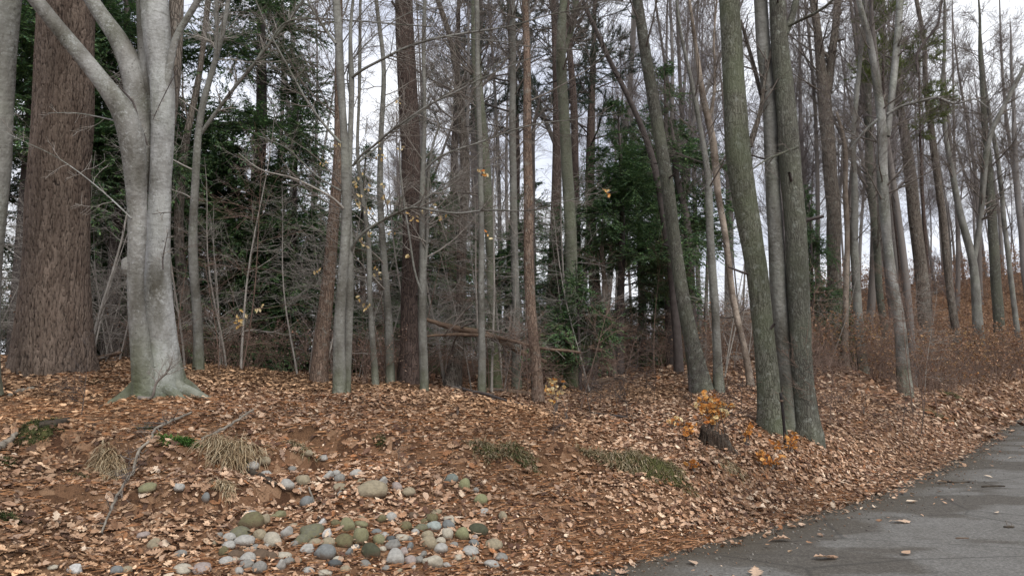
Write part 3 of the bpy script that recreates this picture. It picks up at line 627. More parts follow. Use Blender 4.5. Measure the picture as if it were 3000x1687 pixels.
build_tree('beech_tree', 'slim grey beech with long arching side branches, right one of the front pair', 'tree', 'beech', 10.6,
    [(1019, 1150, 20), (1020, 1030, 22), (1020, 900, 24), (1021, 760, 26), (1020, 640, 22), (1020, 540, 21), (1024, 370, 15), (1028, 235, 18), (1024, 120, 11), (1026, 60, 9), (1034, -20, 8)], top=9, crown=dict(LOW, n1=10), seed=11, flare=.22, n=50,
    branches=[([(1034, 226, 9.4), (1060, 205, 8.6), (1100, 185, 7.9), (1180, 143, 7.9), (1260, 116, 7.2), (1350, 100, 6.5), (1430, 88, 5.0), (1500, 78, 4.3), (1600, 45, 3.6), (1700, 26, 2.9), (1790, 0, 2.2)], dict(dY=-1.2, n=40, tw=44, tl=.7)),
              ([(1300, 106, 3.6), (1380, 116, 2.9), (1460, 120, 2.9), (1560, 140, 2.2), (1680, 145, 2.0)], dict(Y=9.9, tw=14)),
              ([(1034, 486, 7.9), (1060, 450, 7.2), (1095, 430, 7.2), (1130, 395, 7.2), (1225, 328, 6.5), (1270, 300, 5.8), (1340, 268, 5.0), (1400, 235, 3.6), (1480, 200, 2.9), (1560, 168, 2.2)], dict(dY=-1.0, n=36, tw=40, tl=.6)),
              ([(1032, 486, 6.5), (1090, 445, 5.8), (1160, 380, 5.8), (1220, 340, 5.0), (1300, 278, 3.6), (1390, 230, 2.9), (1500, 160, 2.2)], dict(dY=.8, n=30, tw=24)),
              ([(1028, 738, 10.1), (1040, 705, 9.4), (1075, 672, 8.6), (1130, 640, 8.6), (1175, 618, 7.9), (1212, 604, 7.9), (1250, 614, 7.2), (1300, 622, 7.2), (1345, 627, 6.5), (1400, 618, 5.8), (1450, 614, 5.8), (1520, 620, 4.3), (1580, 614, 3.6), (1640, 595, 2.9), (1700, 578, 2.2), (1760, 562, 2.0)], dict(dY=-1.4, n=44, tw=54, tl=.6)),
              ([(1205, 606, 5.0), (1240, 585, 4.3), (1290, 552, 3.6), (1330, 520, 2.9), (1400, 492, 2.2), (1470, 480, 2.0)], dict(Y=10.0, tw=18)),
              ([(1245, 500, 7.2), (1270, 470, 6.5), (1314, 446, 5.8), (1397, 421, 5.8), (1470, 393, 5.0), (1546, 368, 4.3), (1604, 358, 3.6), (1700, 350, 2.2), (1800, 330, 2.0)], dict(Y=11.5, dY=-.5, n=30, tw=34, tl=.6)),
              ([(1030, 310, 5.0), (1010, 200, 4.3), (1080, 120, 3.6), (1150, 60, 2.9), (1240, 20, 2.2), (1330, -10, 2.2)], dict(dY=.5, tw=20))])
build_tree('young_beech', 'wavy thin grey young beech hung with yellow leaves, first right of the front pair', 'tree', 'beech', 12.6,
    [(1099, 1148, 20), (1095, 1040, 18), (1090, 960, 16), (1086, 900, 15), (1082, 800, 16), (1081, 743, 16), (1072, 660, 14), (1064, 600, 13), (1054, 540, 12), (1046, 440, 10), (1050, 300, 8)], top=7.5, crown=dict(LOW, z0=1.2, n1=22, len1=(.6, 1.5)), seed=12, twig='twig_pale', flare=.22)
build_tree('young_beech', 'straight thin grey young beech left of the dark maroon pine, with a few yellow leaves', 'tree', 'beech', 13,
    [(1146, 1135, 26), (1140, 1000, 24), (1137, 936, 22), (1132, 860, 21), (1127, 791, 20), (1121, 700, 19), (1115, 620, 19), (1110, 550, 18), (1113, 400, 15), (1126, 248, 14), (1122, 145, 12), (1106, 41, 11), (1098, -40, 10)], top=10, crown=dict(LOW, z0=1.5, n1=24), seed=13, twig='twig_pale', flare=.22)
build_tree('pine_tree', 'straight dark maroon brown pine trunk standing left of centre', 'tree', 'pine_far', 13.2,
    [(1198, 1140, 66), (1200, 1040, 54), (1200, 936, 49), (1202, 791, 49), (1203, 695, 50), (1203, 540, 56), (1200, 373, 56), (1193, 248, 55), (1187, 124, 52), (1184, 0, 50), (1183, -80, 48)], top=17, sides=20, crown=dict(HI, z0=8.5, n1=20, n2=7, n3=4), seed=14, stub=8, flare=.22, twig='twig_dark')
build_tree('beech_tree', 'grey beech touching the right side of the dark maroon pine', 'tree', 'beech', 12.4,
    [(1240, 1150, 24), (1236, 1000, 25), (1234, 936, 25), (1237, 840, 26), (1239, 743, 18), (1236, 647, 17), (1240, 538, 17), (1246, 373, 12), (1240, 200, 10)], top=8, crown=dict(LOW, z0=1.8, n1=22, len1=(.8, 2.1)), seed=16, flare=.22, twig='twig_pale',
    branches=[([(1243, 800, 8), (1250, 740, 10), (1254, 640, 9), (1252, 560, 8), (1262, 440, 7), (1290, 360, 5)], dict(tw=14)),
              ([(1236, 860, 6), (1214, 800, 6), (1200, 695, 6), (1186, 610, 6), (1176, 540, 5), (1168, 420, 4)], dict(Y=12.2, tw=10))])
build_tree('tree', 'dark brown trunk leaning right at its foot, right of the dark maroon pine', 'tree', 'brownbark', 15,
    [(1322, 1130, 52), (1336, 1050, 34), (1346, 985, 30), (1352, 840, 28), (1355, 695, 27), (1360, 598, 24), (1367, 520, 27), (1357, 414, 27), (1347, 331, 24), (1343, 228, 20), (1331, 168, 16), (1320, 100, 15), (1285, 12, 14), (1265, -40, 13)], top=13, crown=dict(MID, z0=5), seed=17, flare=.3)
build_tree('beech_tree', 'thin straight grey beech in front of the green footed trunk near the centre', 'tree', 'beech', 12.2,
    [(1412, 1168, 26), (1413, 1060, 22), (1413, 985, 20), (1412, 840, 18), (1410, 743, 17), (1408, 600, 16), (1405, 480, 15), (1402, 331, 14), (1400, 150, 12)], top=9, crown=dict(LOW, n1=18), seed=18, flare=.12)
build_tree('tree', 'grey trunk with a mossy green foot behind the thin straight beech near the centre', 'tree', 'beech_green', 14,
    [(1452, 1130, 40), (1446, 1060, 32), (1441, 985, 27), (1438, 880, 24), (1435, 791, 20), (1430, 647, 26), (1427, 560, 36), (1420, 470, 36), (1411, 390, 34), (1403, 331, 30), (1399, 248, 28), (1394, 166, 26), (1393, 41, 24), (1392, -60, 22)], top=15, crown=dict(MID, z0=5), seed=19, stub=4)
build_tree('beech_tree', 'straight pale grey beech between the centre pair and the orange brown trunk', 'tree', 'beech', 14,
    [(1512, 1135, 26), (1511, 985, 24), (1509, 840, 23), (1508, 695, 22), (1504, 598, 21), (1501, 455, 20), (1502, 331, 19), (1503, 166, 18), (1502, 41, 17), (1501, -50, 16)], top=13, crown=MID, seed=20)
build_tree('cherry_tree', 'slim orange brown trunk with scaly bark just right of centre', 'tree', 'redbark', 12.2,
    [(1577, 1186, 34), (1572, 1110, 30), (1566, 1033, 28), (1558, 936, 30), (1552, 840, 30), (1546, 695, 29), (1549, 600, 28), (1548, 538, 28), (1546, 414, 25), (1545, 248, 22), (1544, 124, 20), (1541, 0, 18), (1540, -60, 17)], top=12, crown=dict(MID, z0=4.5, n1=12), seed=21, flare=.25)
build_tree('dead_snag', 'thin dark dead stem hooked to the right behind the slim orange brown trunk', 'dead tree', 'twig_dark', 15,
    [(1563, 1110, 12), (1562, 700, 12), (1562, 476, 12), (1564, 360, 11), (1580, 318, 9), (1584, 290, 7)], top=.1, sides=7, flare=.22, seed=22,
    branches=[([(1566, 350, 6), (1600, 315, 5), (1650, 330, 4), (1690, 380, 3)], dict(tw=10))])
build_tree('tree', 'olive grey trunk with a low hemlock bough beside it, right of centre', 'tree', 'beech_green', 15,
    [(1676, 1122, 46), (1677, 1050, 40), (1677, 985, 38), (1675, 840, 37), (1673, 695, 36), (1670, 574, 33), (1664, 500, 32), (1659, 414, 32), (1650, 290, 31), (1642, 186, 28), (1640, 100, 26), (1650, 0, 20)], top=14, crown=dict(MID, z0=5.5, n1=26), seed=23, stub=5,
    branches=[([(1642, 170, 18), (1665, 120, 18), (1682, 60, 18), (1690, -30, 16)], dict(dY=.3))])
build_tree('pine_tree', 'dark pine trunk hidden behind the olive grey trunk, crown of dark tufts', 'tree', 'pine_far', 19,
    [(1700, 1090, 26), (1692, 800, 24), (1688, 580, 24), (1685, 480, 22), (1681, 330, 22), (1672, 200, 18), (1660, 60, 16)], top=14, crown=dict(MID, z0=7, n1=20), seed=24, twig='twig_dark')
build_tree('dead_snag', 'pale dead snag with black blotches and a broken top, beside a small hemlock', 'dead tree', 'snag', 18,
    [(1800, 1090, 17), (1794, 1020, 16), (1780, 880, 15), (1768, 791, 14), (1762, 700, 14), (1760, 650, 10)], top=.1, sides=9, seed=25)
build_tree('tree', 'dark grey trunk leaning left above a wide flared foot, middle right', 'tree', 'maple_grey', 14,
    [(2056, 1125, 66), (2042, 1060, 48), (2026, 985, 44), (2002, 888, 42), (1984, 767, 38), (1966, 647, 37), (1957, 560, 38), (1944, 490, 38), (1931, 414, 37), (1911, 290, 34), (1895, 186, 32), (1886, 83, 30), (1868, 0, 29), (1852, -60, 28)], top=15, crown=dict(MID, z0=6), seed=26, stub=5, flare=.3)
build_tree('hemlock_snag', 'almost black trunk peeping out behind the dark grey leaning trunk', 'tree', 'twig_dark', 20,
    [(2035, 1080, 28), (2030, 950, 27), (2020, 800, 26), (2014, 700, 26), (2005, 600, 22), (1980, 500, 16)], top=6.5, seed=27, stub=10, crown=dict(LOW, z0=1.5))
build_tree('tree', 'dark crooked stem slanting down to the right behind the hemlock, upper middle', 'tree', 'twig_dark', 17,
    [(1990, 1090, 26), (1965, 800, 24), (1935, 560, 20), (1900, 435, 20), (1868, 345, 15), (1832, 262, 15), (1800, 210, 15), (1778, 166, 15), (1760, 120, 13), (1741, 83, 13), (1704, 10, 11), (1690, -40, 10)], top=10, crown=dict(MID, z0=6, n1=14), seed=28, twig='twig_dark')
build_tree('beech_tree', 'slim blue grey beech between the leaning dark trunk and the peeling stem', 'tree', 'beech', 14,
    [(2102, 1118, 30), (2099, 1040, 25), (2097, 985, 24), (2090, 840, 24), (2084, 695, 24), (2077, 580, 23), (2070, 500, 19), (2060, 414, 17), (2046, 320, 14), (2028, 230, 12), (2010, 166, 10), (1990, 90, 9), (1978, -30, 7)], top=10, crown=MID, seed=29)
build_tree('dead_snag', 'leaning dead stem with peeling pinkish bark left of the big mossy trunk', 'dead tree', 'snag', 15,
    [(2192, 1092, 20), (2180, 1020, 19), (2165, 950, 20), (2146, 864, 20), (2131, 767, 19), (2117, 647, 19), (2105, 580, 20), (2098, 500, 22), (2089, 414, 22), (2068, 331, 21), (2053, 269, 18), (2043, 186, 13), (2032, 104, 11), (2020, 0, 8)], top=.1, seed=30, stub=12,
    branches=[([(2076, 352, 12), (2090, 300, 10), (2096, 230, 8), (2090, 120, 6), (2100, 0, 5)], dict(tw=20))])
build_tree('maple_tree', 'thick green mossy trunk, front left of the three trunks beside the stake', 'tree', 'maple', 10.6,
    [(2262, 1272, 84), (2260, 1200, 78), (2256, 1120, 72), (2244, 1033, 62), (2234, 960, 63), (2224, 888, 64), (2208, 743, 65), (2188, 620, 68), (2174, 538, 74), (2166, 480, 74), (2159, 414, 72), (2153, 290, 64), (2145, 166, 62), (2136, 60, 58), (2129, -70, 56)], top=15, sides=36, flare=.22, n=110, lumps=.06, crown=dict(HI, z0=7), seed=31, stub=8, fl_h=.2,
    branches=[([(2195, 430, 20), (2228, 330, 12), (2240, 230, 10), (2262, 140, 9), (2290, 40, 8), (2300, -30, 8)], dict(Y=10.8, mat='brownbark', tw=14))])
build_tree('maple_tree', 'lighter grey trunk standing between the green mossy trunk and the mottled one', 'tree', 'beech', 10.9,
    [(2308, 1268, 68), (2304, 1180, 60), (2297, 1081, 54), (2287, 936, 51), (2278, 791, 50), (2267, 647, 48), (2260, 550, 44), (2254, 414, 44), (2252, 290, 40), (2243, 220, 40), (2237, 166, 40), (2230, 0, 38), (2226, -60, 37)], top=15, sides=26, flare=.2, n=90, crown=dict(HI, z0=7), seed=32, stub=5, fl_h=.2,
    branches=[([(2244, 330, 14), (2222, 250, 12), (2205, 180, 12), (2190, 130, 10), (2170, 60, 8)], dict(Y=11.1, mat='brownbark', tw=12))])
build_tree('maple_tree', 'mottled grey lichen spotted trunk, right one of the three beside the stake', 'tree', 'maple_grey', 10.7,
    [(2370, 1280, 80), (2364, 1210, 70), (2358, 1120, 66), (2353, 1033, 66), (2346, 930, 68), (2340, 840, 69), (2333, 740, 66), (2327, 647, 63), (2317, 538, 64), (2310, 414, 62), (2302, 290, 56), (2291, 166, 54), (2284, 60, 46), (2276, -70, 42)], top=15, sides=36, flare=.2, n=110, lumps=.07, crown=dict(HI, z0=7), seed=33, stub=8, fl_h=.2,
    branches=[([(2300, 100, 22), (2318, 62, 20), (2330, 10, 20), (2345, -60, 18)], dict(dY=.2, tw=0)),
              ([(2310, 78, 9), (2340, 62, 9), (2376, 46, 9), (2420, 20, 8), (2460, -20, 6)], dict(dY=-.6, tw=14)),
              ([(2337, 432, 9), (2300, 445, 7), (2240, 470, 6), (2200, 500, 4)], dict(Y=10.4, dY=-.3, tw=8))])
# --- right side, from the near leaning beech back up the slope
build_tree('beech_tree', 'pale grey beech leaning left above the leaf covered verge, nearest on the right', 'tree', 'beech_big', 19,
    [(2654, 1148, 46), (2648, 1100, 42), (2641, 1020, 38), (2636, 960, 35), (2624, 880, 33), (2614, 820, 31), (2604, 743, 29), (2596, 640, 30), (2590, 560, 34), (2586, 414, 32), (2582, 331, 27), (2569, 207, 22), (2548, 104, 19), (2524, 29, 15), (2505, -50, 14)], top=14, sides=18, flare=.22, crown=dict(MID, z0=4.5), seed=34, n=60,
    branches=[([(2600, 400, 18), (2612, 290, 20), (2624, 170, 22), (2634, 60, 22), (2638, -60, 20)], dict(dY=.3, n=20, tw=10)),
              ([(2598, 336, 9), (2640, 310, 9), (2680, 302, 9), (2720, 290, 9), (2748, 284, 9), (2770, 296, 9), (2795, 306, 8), (2830, 298, 6), (2855, 286, 5), (2900, 320, 3)], dict(dY=-.8, n=30, tw=34)),
              ([(2580, 345, 9), (2548, 370, 9), (2515, 405, 8), (2490, 440, 6)], dict(dY=.4, tw=8)),
              ([(2690, 215, 9), (2682, 160, 9), (2710, 120, 8), (2748, 80, 8), (2755, 30, 8), (2762, -30, 7)], dict(Y=20, tw=20, mat='twig_dark'))])
build_tree('oak_tree', 'stout grey brown trunk with a bare rusty scar at mid height', 'tree', 'brownbark', 25,
    [(2452, 1060, 46), (2446, 850, 44), (2440, 647, 43), (2437, 538, 42), (2424, 414, 42), (2416, 290, 42), (2405, 200, 30), (2395, 83, 22), (2380, -30, 20)], top=19, crown=dict(MID, z0=8, n1=36, len1=(1.6, 3.4), fine=.005), seed=35,
    branches=[([(2424, 270, 28), (2438, 150, 24), (2450, 60, 22), (2457, -40, 20)], dict(dY=.4, tw=20)),
              ([(2424, 318, 5), (2445, 345, 6), (2475, 380, 5), (2500, 390, 4)], dict(tw=10))])
build_tree('dead_snag', 'narrow orange tan dead trunk stripped of its bark, right background', 'dead tree', 'snag', 22,
    [(2482, 1090, 22), (2476, 1033, 20), (2480, 900, 18), (2482, 791, 17), (2482, 647, 17), (2478, 538, 16), (2474, 420, 14), (2462, 370, 10), (2450, 330, 7)], top=.1, seed=36, stub=6)
build_tree('beech_tree', 'bluish grey beech right of the orange tan snag', 'tree', 'beech', 22,
    [(2530, 1085, 32), (2520, 985, 28), (2509, 840, 26), (2505, 695, 24), (2505, 538, 20), (2500, 470, 17), (2498, 414, 15), (2512, 260, 14), (2525, 120, 12), (2540, -20, 10)], top=14, crown=dict(MID, n1=26), seed=37)
build_tree('tree', 'grey trunk close behind the pale leaning beech on its left', 'tree', 'maple_grey', 25,
    [(2600, 1070, 26), (2580, 860, 22), (2566, 695, 22), (2550, 538, 24), (2545, 373, 22), (2540, 200, 16), (2530, 20, 12)], top=14, crown=dict(MID, n1=26), seed=38)
build_tree('oak_tree', 'tall dark brown trunk leaning left just right of the pale leaning beech', 'tree', 'brownbark', 26,
    [(2732, 1092, 56), (2722, 1030, 46), (2716, 985, 44), (2708, 880, 42), (2701, 791, 41), (2690, 700, 40), (2680, 620, 39), (2665, 520, 37), (2655, 414, 30), (2640, 320, 24), (2632, 240, 20), (2626, 120, 18), (2640, -20, 14)], top=17, sides=14, crown=dict(MID, z0=7, n1=30, len1=(1.5, 3.2)), seed=39, stub=6)
build_tree('oak_tree', 'dark brown trunk with a pale edge, second leaning trunk right of the leaning beech', 'tree', 'brownbark', 27,
    [(2815, 1088, 30), (2803, 1009, 26), (2783, 840, 25), (2772, 740, 24), (2764, 647, 23), (2748, 538, 24), (2731, 414, 21), (2711, 260, 17), (2708, 205, 15), (2706, 100, 14), (2682, 0, 12), (2670, -60, 11)], top=16, crown=dict(MID, z0=6.5, n1=28), seed=40)
build_tree('beech_tree', 'forked grey beech on the slope opening into a wide V at the right', 'tree', 'beech', 30,
    [(2872, 1065, 38), (2868, 1000, 34), (2864, 930, 32), (2858, 830, 28), (2850, 743, 26), (2830, 680, 24), (2808, 598, 22), (2790, 500, 18), (2770, 400, 14), (2760, 280, 12), (2770, 120, 9)], top=15, crown=dict(MID, z0=6.5, n1=34), seed=41,
    branches=[([(2852, 770, 18), (2868, 680, 19), (2877, 598, 18), (2884, 500, 20), (2896, 393, 19), (2921, 352, 16), (2963, 269, 14), (3000, 199, 14), (3050, 110, 12)], dict(dY=-.5, n=24, tw=30, tl=.9))])
build_tree('tree', 'brown trunk standing on the hill crest left of the thin pale one, far right', 'tree', 'maple_grey', 33,
    [(2920, 860, 34), (2912, 760, 32), (2906, 660, 30), (2900, 560, 28), (2893, 440, 22), (2880, 300, 16), (2870, 150, 10)], top=17, crown=dict(MID, z0=7, n1=40, len1=(1.8, 3.6), fine=.007), seed=42)
build_tree('beech_tree', 'thin pale trunk near the right edge leaning left on the hill crest', 'tree', 'beech', 34,
    [(2975, 930, 18), (2964, 840, 16), (2950, 720, 16), (2938, 600, 15), (2925, 480, 14), (2900, 340, 12), (2880, 180, 9)], top=15, crown=dict(MID, z0=6, n1=26), seed=43)
build_tree('tree', 'grey brown trunk rising at the right edge of the photo', 'tree', 'far', 37,
    [(3010, 880, 24), (2995, 740, 22), (2985, 600, 20), (2975, 480, 17), (2968, 330, 13), (2962, 200, 9)], top=15, crown=dict(MID, z0=6, n1=26), seed=44)
# ------------------------------------------------------------------ hemlocks
def needles_on(buf, PP, g, step=.06, size=(.05, .10), wid=.30, droop=.12, cols=((.08, .155, .068), (.115, .205, .078), (.06, .12, .064), (.16, .25, .09))):
    """short flat sprays of needles along twigs PP (M,K,3)"""
    M_, K, _ = PP.shape; ln = np.linalg.norm(np.diff(PP, axis=1), axis=2).sum(1); cnt = np.maximum(2, (ln / step).astype(int)); idx = np.repeat(np.arange(M_), cnt)
    n = len(idx); t = g.random(n); p, d, _r = interp(PP[idx], np.zeros((n, K)), t)
    side = norm(np.cross(d, [0, 0, 1.]) + g.normal(size=(n, 3)) * .12) * g.choice([-1, 1], n)[:, None]
    dr = norm(d * g.uniform(.4, 1.2, (n, 1)) + side * g.uniform(.5, 1.2, (n, 1)) + g.normal(size=(n, 3)) * .15 - np.array([0, 0, droop]))
    L = g.uniform(size[0], size[1], n)[:, None]; w = norm(np.cross(dr, [0, 0, 1.]) + g.normal(size=(n, 3)) * .35) * L * wid * .5
    mid = p + dr * L * .5
    V = np.stack([p, mid + w, p + dr * L, mid - w], 1)
    i = np.arange(n)[:, None] * 4; C = np.array(cols)[g.choice(len(cols), n, p=None)] * g.uniform(.7, 1.3, (n, 1))
    buf.add(V, i + np.arange(4)[None], None, cq=C)
def hemlock(seed, h, z0, Lm, nb=70, nt=12, trunk_r=.11, size=(.05, .10), dens=.012, name='hemlock'):
    g = rng(seed); K = 14; z = np.linspace(0, h, K); Q = np.stack([.05 * np.sin(z * .8 + seed), .05 * np.cos(z * .6), z], -1); r = trunk_r * (1 - z / h) ** .8 + .008
    Q = np.concatenate([[Q[0] - [0, 0, .3]], Q]); r = np.concatenate([[r[0] * 1.15], r])
    b = Buf(); tubes(b, Q, r, 9); trunk = b.mesh('trunk')
    zz = z0 + (h - z0) * (g.random(nb) ** .85) * .98; t = zz / h; az = g.uniform(0, 2 * pi, nb)
    L = Lm * np.clip(1 - ((zz - z0) / (h - z0 + .01)) ** 1.3, .10, 1) * g.uniform(.45, 1.1, nb) * np.clip(.6 + (zz - z0) / 1.2, .6, 1)
    K2 = 6; s = np.linspace(0, 1, K2); up0 = g.uniform(-.05, .3, nb); PPb = np.empty((nb, K2, 3))
    PPb[..., 0] = .05 * np.sin(zz * .8 + seed)[:, None] + (np.cos(az) * L)[:, None] * s; PPb[..., 1] = .05 * np.cos(zz * .6)[:, None] + (np.sin(az) * L)[:, None] * s
    PPb[..., 2] = zz[:, None] + (L * up0)[:, None] * s - (L * .38)[:, None] * s ** 2
    PPb[:, 1:] += g.normal(size=(nb, K2 - 1, 3)) * .03
    RRb = np.clip(.011 * L, .004, .03)[:, None] * (1 - s * .75); b = Buf(); tubes(b, PPb, RRb, 4)
    P2, R2 = grow(PPb, RRb, nb * nt, g, .12, 1., (35, 65), (.22 * Lm, .42 * Lm), 4, .5, .002, -.12, .08, .5, .5, flat=.06); tubes(b, P2, R2, 3)
    branch = b.mesh('boughs'); b = Buf(); needles_on(b, P2, g, dens, size); needles_on(b, PPb[:, 2:], g, dens * 1.2, size)
    fol = b.mesh('needles', smooth=False, color=True)
    root = empty(name); link('trunk', trunk, M['twig_dark'], root); link('boughs', branch, M['twig_dark'], root); link('needles', fol, M['needle'], root, kind='stuff')
    return root
def place(root, px, Y, sc=1., sz=None, rz=0., label=None, cat=None, group=None, dz=-.05):
    p = P(px, 1060, Y); root.location = (p[0], Y, float(H(p[0], Y)) + dz); root.rotation_euler = (0, 0, rz); root.scale = (sc, sc, sz or sc)
    tag(root, label, cat, group); return root
HB = [hemlock(1, 7.5, .25, 2.4, 84, 34), hemlock(2, 6.2, .2, 2.2, 72, 34), hemlock(3, 13.5, 1.8, 3.0, 74, 28, .2, (.06, .11), dens=.013), hemlock(4, 8.5, 2.3, 2.5, 62, 30, .13), hemlock(5, 2.6, .6, 1.25, 40, 14, .03, (.05, .09))]
HP = [ # px, Y, proto, scale, zscale, label, group
    (735, 18.5, 2, 1.0, 1.05, 'tall dark hemlock with ragged drooping boughs right of the slender beech', None),
    (-90, 17, 2, 1.05, 1.1, 'tall dark hemlock behind the cut off beech at the left edge', None),
    (45, 15.5, 3, 1.1, 1.3, 'dark hemlock filling the gap left of the huge pine trunk', None),
    (325, 16.5, 3, 1.15, 1.25, 'hemlock showing green boughs between the huge pine and the twin stemmed beech', None),
    (1822, 18, 3, .80, .78, 'rich green hemlock with layered boughs left of the dark leaning trunk', None),
    (1965, 21, 3, 1.0, 1.02, 'taller green hemlock whose top shows right of the dark leaning trunk', None),
    (1640, 19, 1, .66, .72, 'small green hemlock right behind the olive grey trunk', None),
    (2385, 24, 1, .62, .95, 'narrow green hemlock seen right of the mottled lichen spotted trunk', None),
    (1690, 14.2, 4, .95, .92, 'low hemlock bough of flat dark needles beside the olive grey trunk', None)]
for px, Y, k in ((470, 21, 0), (560, 17.5, 1), (660, 19.5, 0), (850, 18, 0), (930, 23, 1), (1060, 20, 0), (1155, 23, 1), (1250, 20.5, 0), (1330, 24, 0), (1560, 23, 1), (380, 23, 1), (780, 23, 1), (240, 22, 0), (140, 25, 0), (1880, 24, 0), (300, 19, 1), (-330, 18, 0), (-560, 21, 1), (-250, 24, 0), (-800, 19, 0), (-480, 26, 1)):
    HP.append((px, Y, k, None, None, 'dark green hemlock in the dense evergreen thicket behind the grey beeches', 'hemlocks of the evergreen thicket'))
g = rng(44); used = set()
for px, Y, k, sc, sz, lab, grp in HP:
    o = HB[k] if k not in used else copy_tree(HB[k]); used.add(k); sc_ = sc or g.uniform(.85, 1.05)
    place(o, px, Y, sc_, sz or sc_ * g.uniform(.88, 1.06), g.uniform(0, 6.28), lab, 'hemlock', grp)
# white pines behind, whose crowns are dark tufts high up
def pine_crown(seed, h=15, z0=7.5, Lm=3.0, nb=46, r0=.19, pal=((.035, .06, .035), (.05, .075, .045), (.03, .045, .03))):
    g = rng(seed); K = 14; z = np.linspace(-.3, h, K); Q = np.stack([.12 * np.sin(z * .5 + seed), .1 * np.cos(z * .4), z], -1); r = r0 * (1 - np.clip(z, 0, h) / h) ** .7 + .012
    b = Buf(); tubes(b, Q, r, 10); root = empty('white_pine'); link('trunk', b.mesh('trunk'), M['pine_far'], root)
    b = Buf(); P1, R1 = grow(Q, r, nb, g, z0 / h, .98, (55, 85), (Lm * .6, Lm * 1.2), 6, .3, .01, .35, .12, .7, .5); tubes(b, P1, R1, 4)
    P2, R2 = grow(P1, R1, nb * 9, g, .35, 1., (30, 60), (.4, .8), 4, .5, .004, .2, .12, .6); tubes(b, P2, R2, 3); link('boughs', b.mesh('boughs'), M['twig_dark'], root)
    b = Buf(); n = len(P2)
    for rep in range(60):
        t = g.random(n) ** .6; p, d, _ = interp(P2, R2, t); dr = norm(d * .8 + g.normal(size=(n, 3)) * .65 + [0, 0, .25]); L = g.uniform(.10, .18, n)[:, None]; w = norm(np.cross(dr, g.normal(size=(n, 3)))) * .008
        b.add(np.stack([p - w, p + w, p + dr * L], 1), None, np.arange(n * 3).reshape(-1, 3), ct=np.array(pal)[g.integers(0, 3, n)])
    link('needles', b.mesh('needles', False, True), M['needle'], root, kind='stuff'); return root
OP = ((.12, .16, .035), (.16, .19, .045), (.08, .11, .035)); WP = [pine_crown(61), pine_crown(62, 14, 6.8, 2.6, 40), pine_crown(63, 12.2, 9.0, 1.1, 26, .07, OP), pine_crown(64, 11.4, 7.9, 1.4, 28, .07, OP)]
for i, (px, Y, k, s, sz, lab) in enumerate([(1500, 24, 0, 1, 1, 'white pine with dark needle tufts over the centre of the photo'), (1625, 22, 1, .95, 1, 'white pine whose tufts show right of the slim orange brown trunk'),
        (1330, 26, 0, .95, 1.02, 'white pine with faint tufts left of the straight pale beech'), (1745, 25, 1, 1.05, 1.02, 'white pine with tufts above the dark crooked stem'),
        (2640, 24, 2, 1, 1, 'green tufted pine crown behind the upper part of the pale leaning beech'), (2730, 26, 3, 1, 1, 'green tufted pine crown lower down, right of the tall dark brown trunk')]):
    o = WP[k] if i in (0, 1, 4, 5) else copy_tree(WP[k]); place(o, px, Y, s, sz, 1.3 * i, lab, 'pine')
# ------------------------------------------------------------------ bare trees of the woods behind
def far_tree(seed, h, r0, z0, fork=False, n1=26):
    g = rng(seed); K = 16; z = np.linspace(-.4, h, K); a, b_ = g.uniform(0, 6, 2)
    Q = np.stack([.22 * np.sin(z * .33 + a) + g.normal() * .012 * z, .22 * np.cos(z * .27 + b_) + g.normal() * .012 * z, z], -1); r = r0 * (1 - np.clip(z, 0, h) / h) ** .75 + .012; r[0] *= 1.2; r[1] *= 1.05
    root = empty('bare_tree'); b = Buf(); tubes(b, Q, r, 8); PP, RR = Q[None], r[None]
    if fork:
        i = 6 + seed % 3; d = norm(np.array([g.normal(), g.normal() * .5, 2.6])); L = h - z[i] - 1; s = np.linspace(0, 1, K)
        Q2 = Q[i] + d * L * s[:, None] + np.array([0, 0, 1.]) * (s ** 2)[:, None] * .8; r2 = r[i] * .8 * (1 - s) ** .7 + .01; tubes(b, Q2, r2, 7); PP = np.stack([Q, Q2]); RR = np.stack([r, r2])
    link('trunk', b.mesh('trunk'), M['far'], root)
    b = Buf(); P1, R1 = grow(PP, RR, n1, g, z0 / h if not fork else .25, .97, (28, 58), (1.6, 3.8), 6, .36, .012, .5, .12, .85, .5)
    tubes(b, P1, R1, 4); P2, R2 = grow(P1, R1, n1 * 8, g, .15, 1, (22, 55), (.6, 1.4), 4, .5, .006, .35, .13, .6); tubes(b, P2, R2, 3)
    P3, R3 = grow(P2, R2, n1 * 8 * 11, g, .15, 1, (20, 50), (.25, .75), 3, .6, .0034, .25, .12, .4); tubes(b, P3, R3, 3)
    link('crown', b.mesh('crown'), M['twig_far'], root); return root
FT = [far_tree(201, 17, .11, 5.5), far_tree(202, 19, .14, 7), far_tree(203, 15, .085, 4.5), far_tree(204, 18, .13, 6, True), far_tree(205, 14, .065, 4), far_tree(206, 20, .16, 8), far_tree(207, 16, .10, 5, True), far_tree(208, 12, .05, 3.5, n1=20)]
g = rng(71); taken = [(b[1][0], b[1][1]) for b in TREES.values()] + [tuple(P(h[0], 1060, h[1])[:2]) for h in HP]; n = 0; cnt = [0] * 8; tries = 0
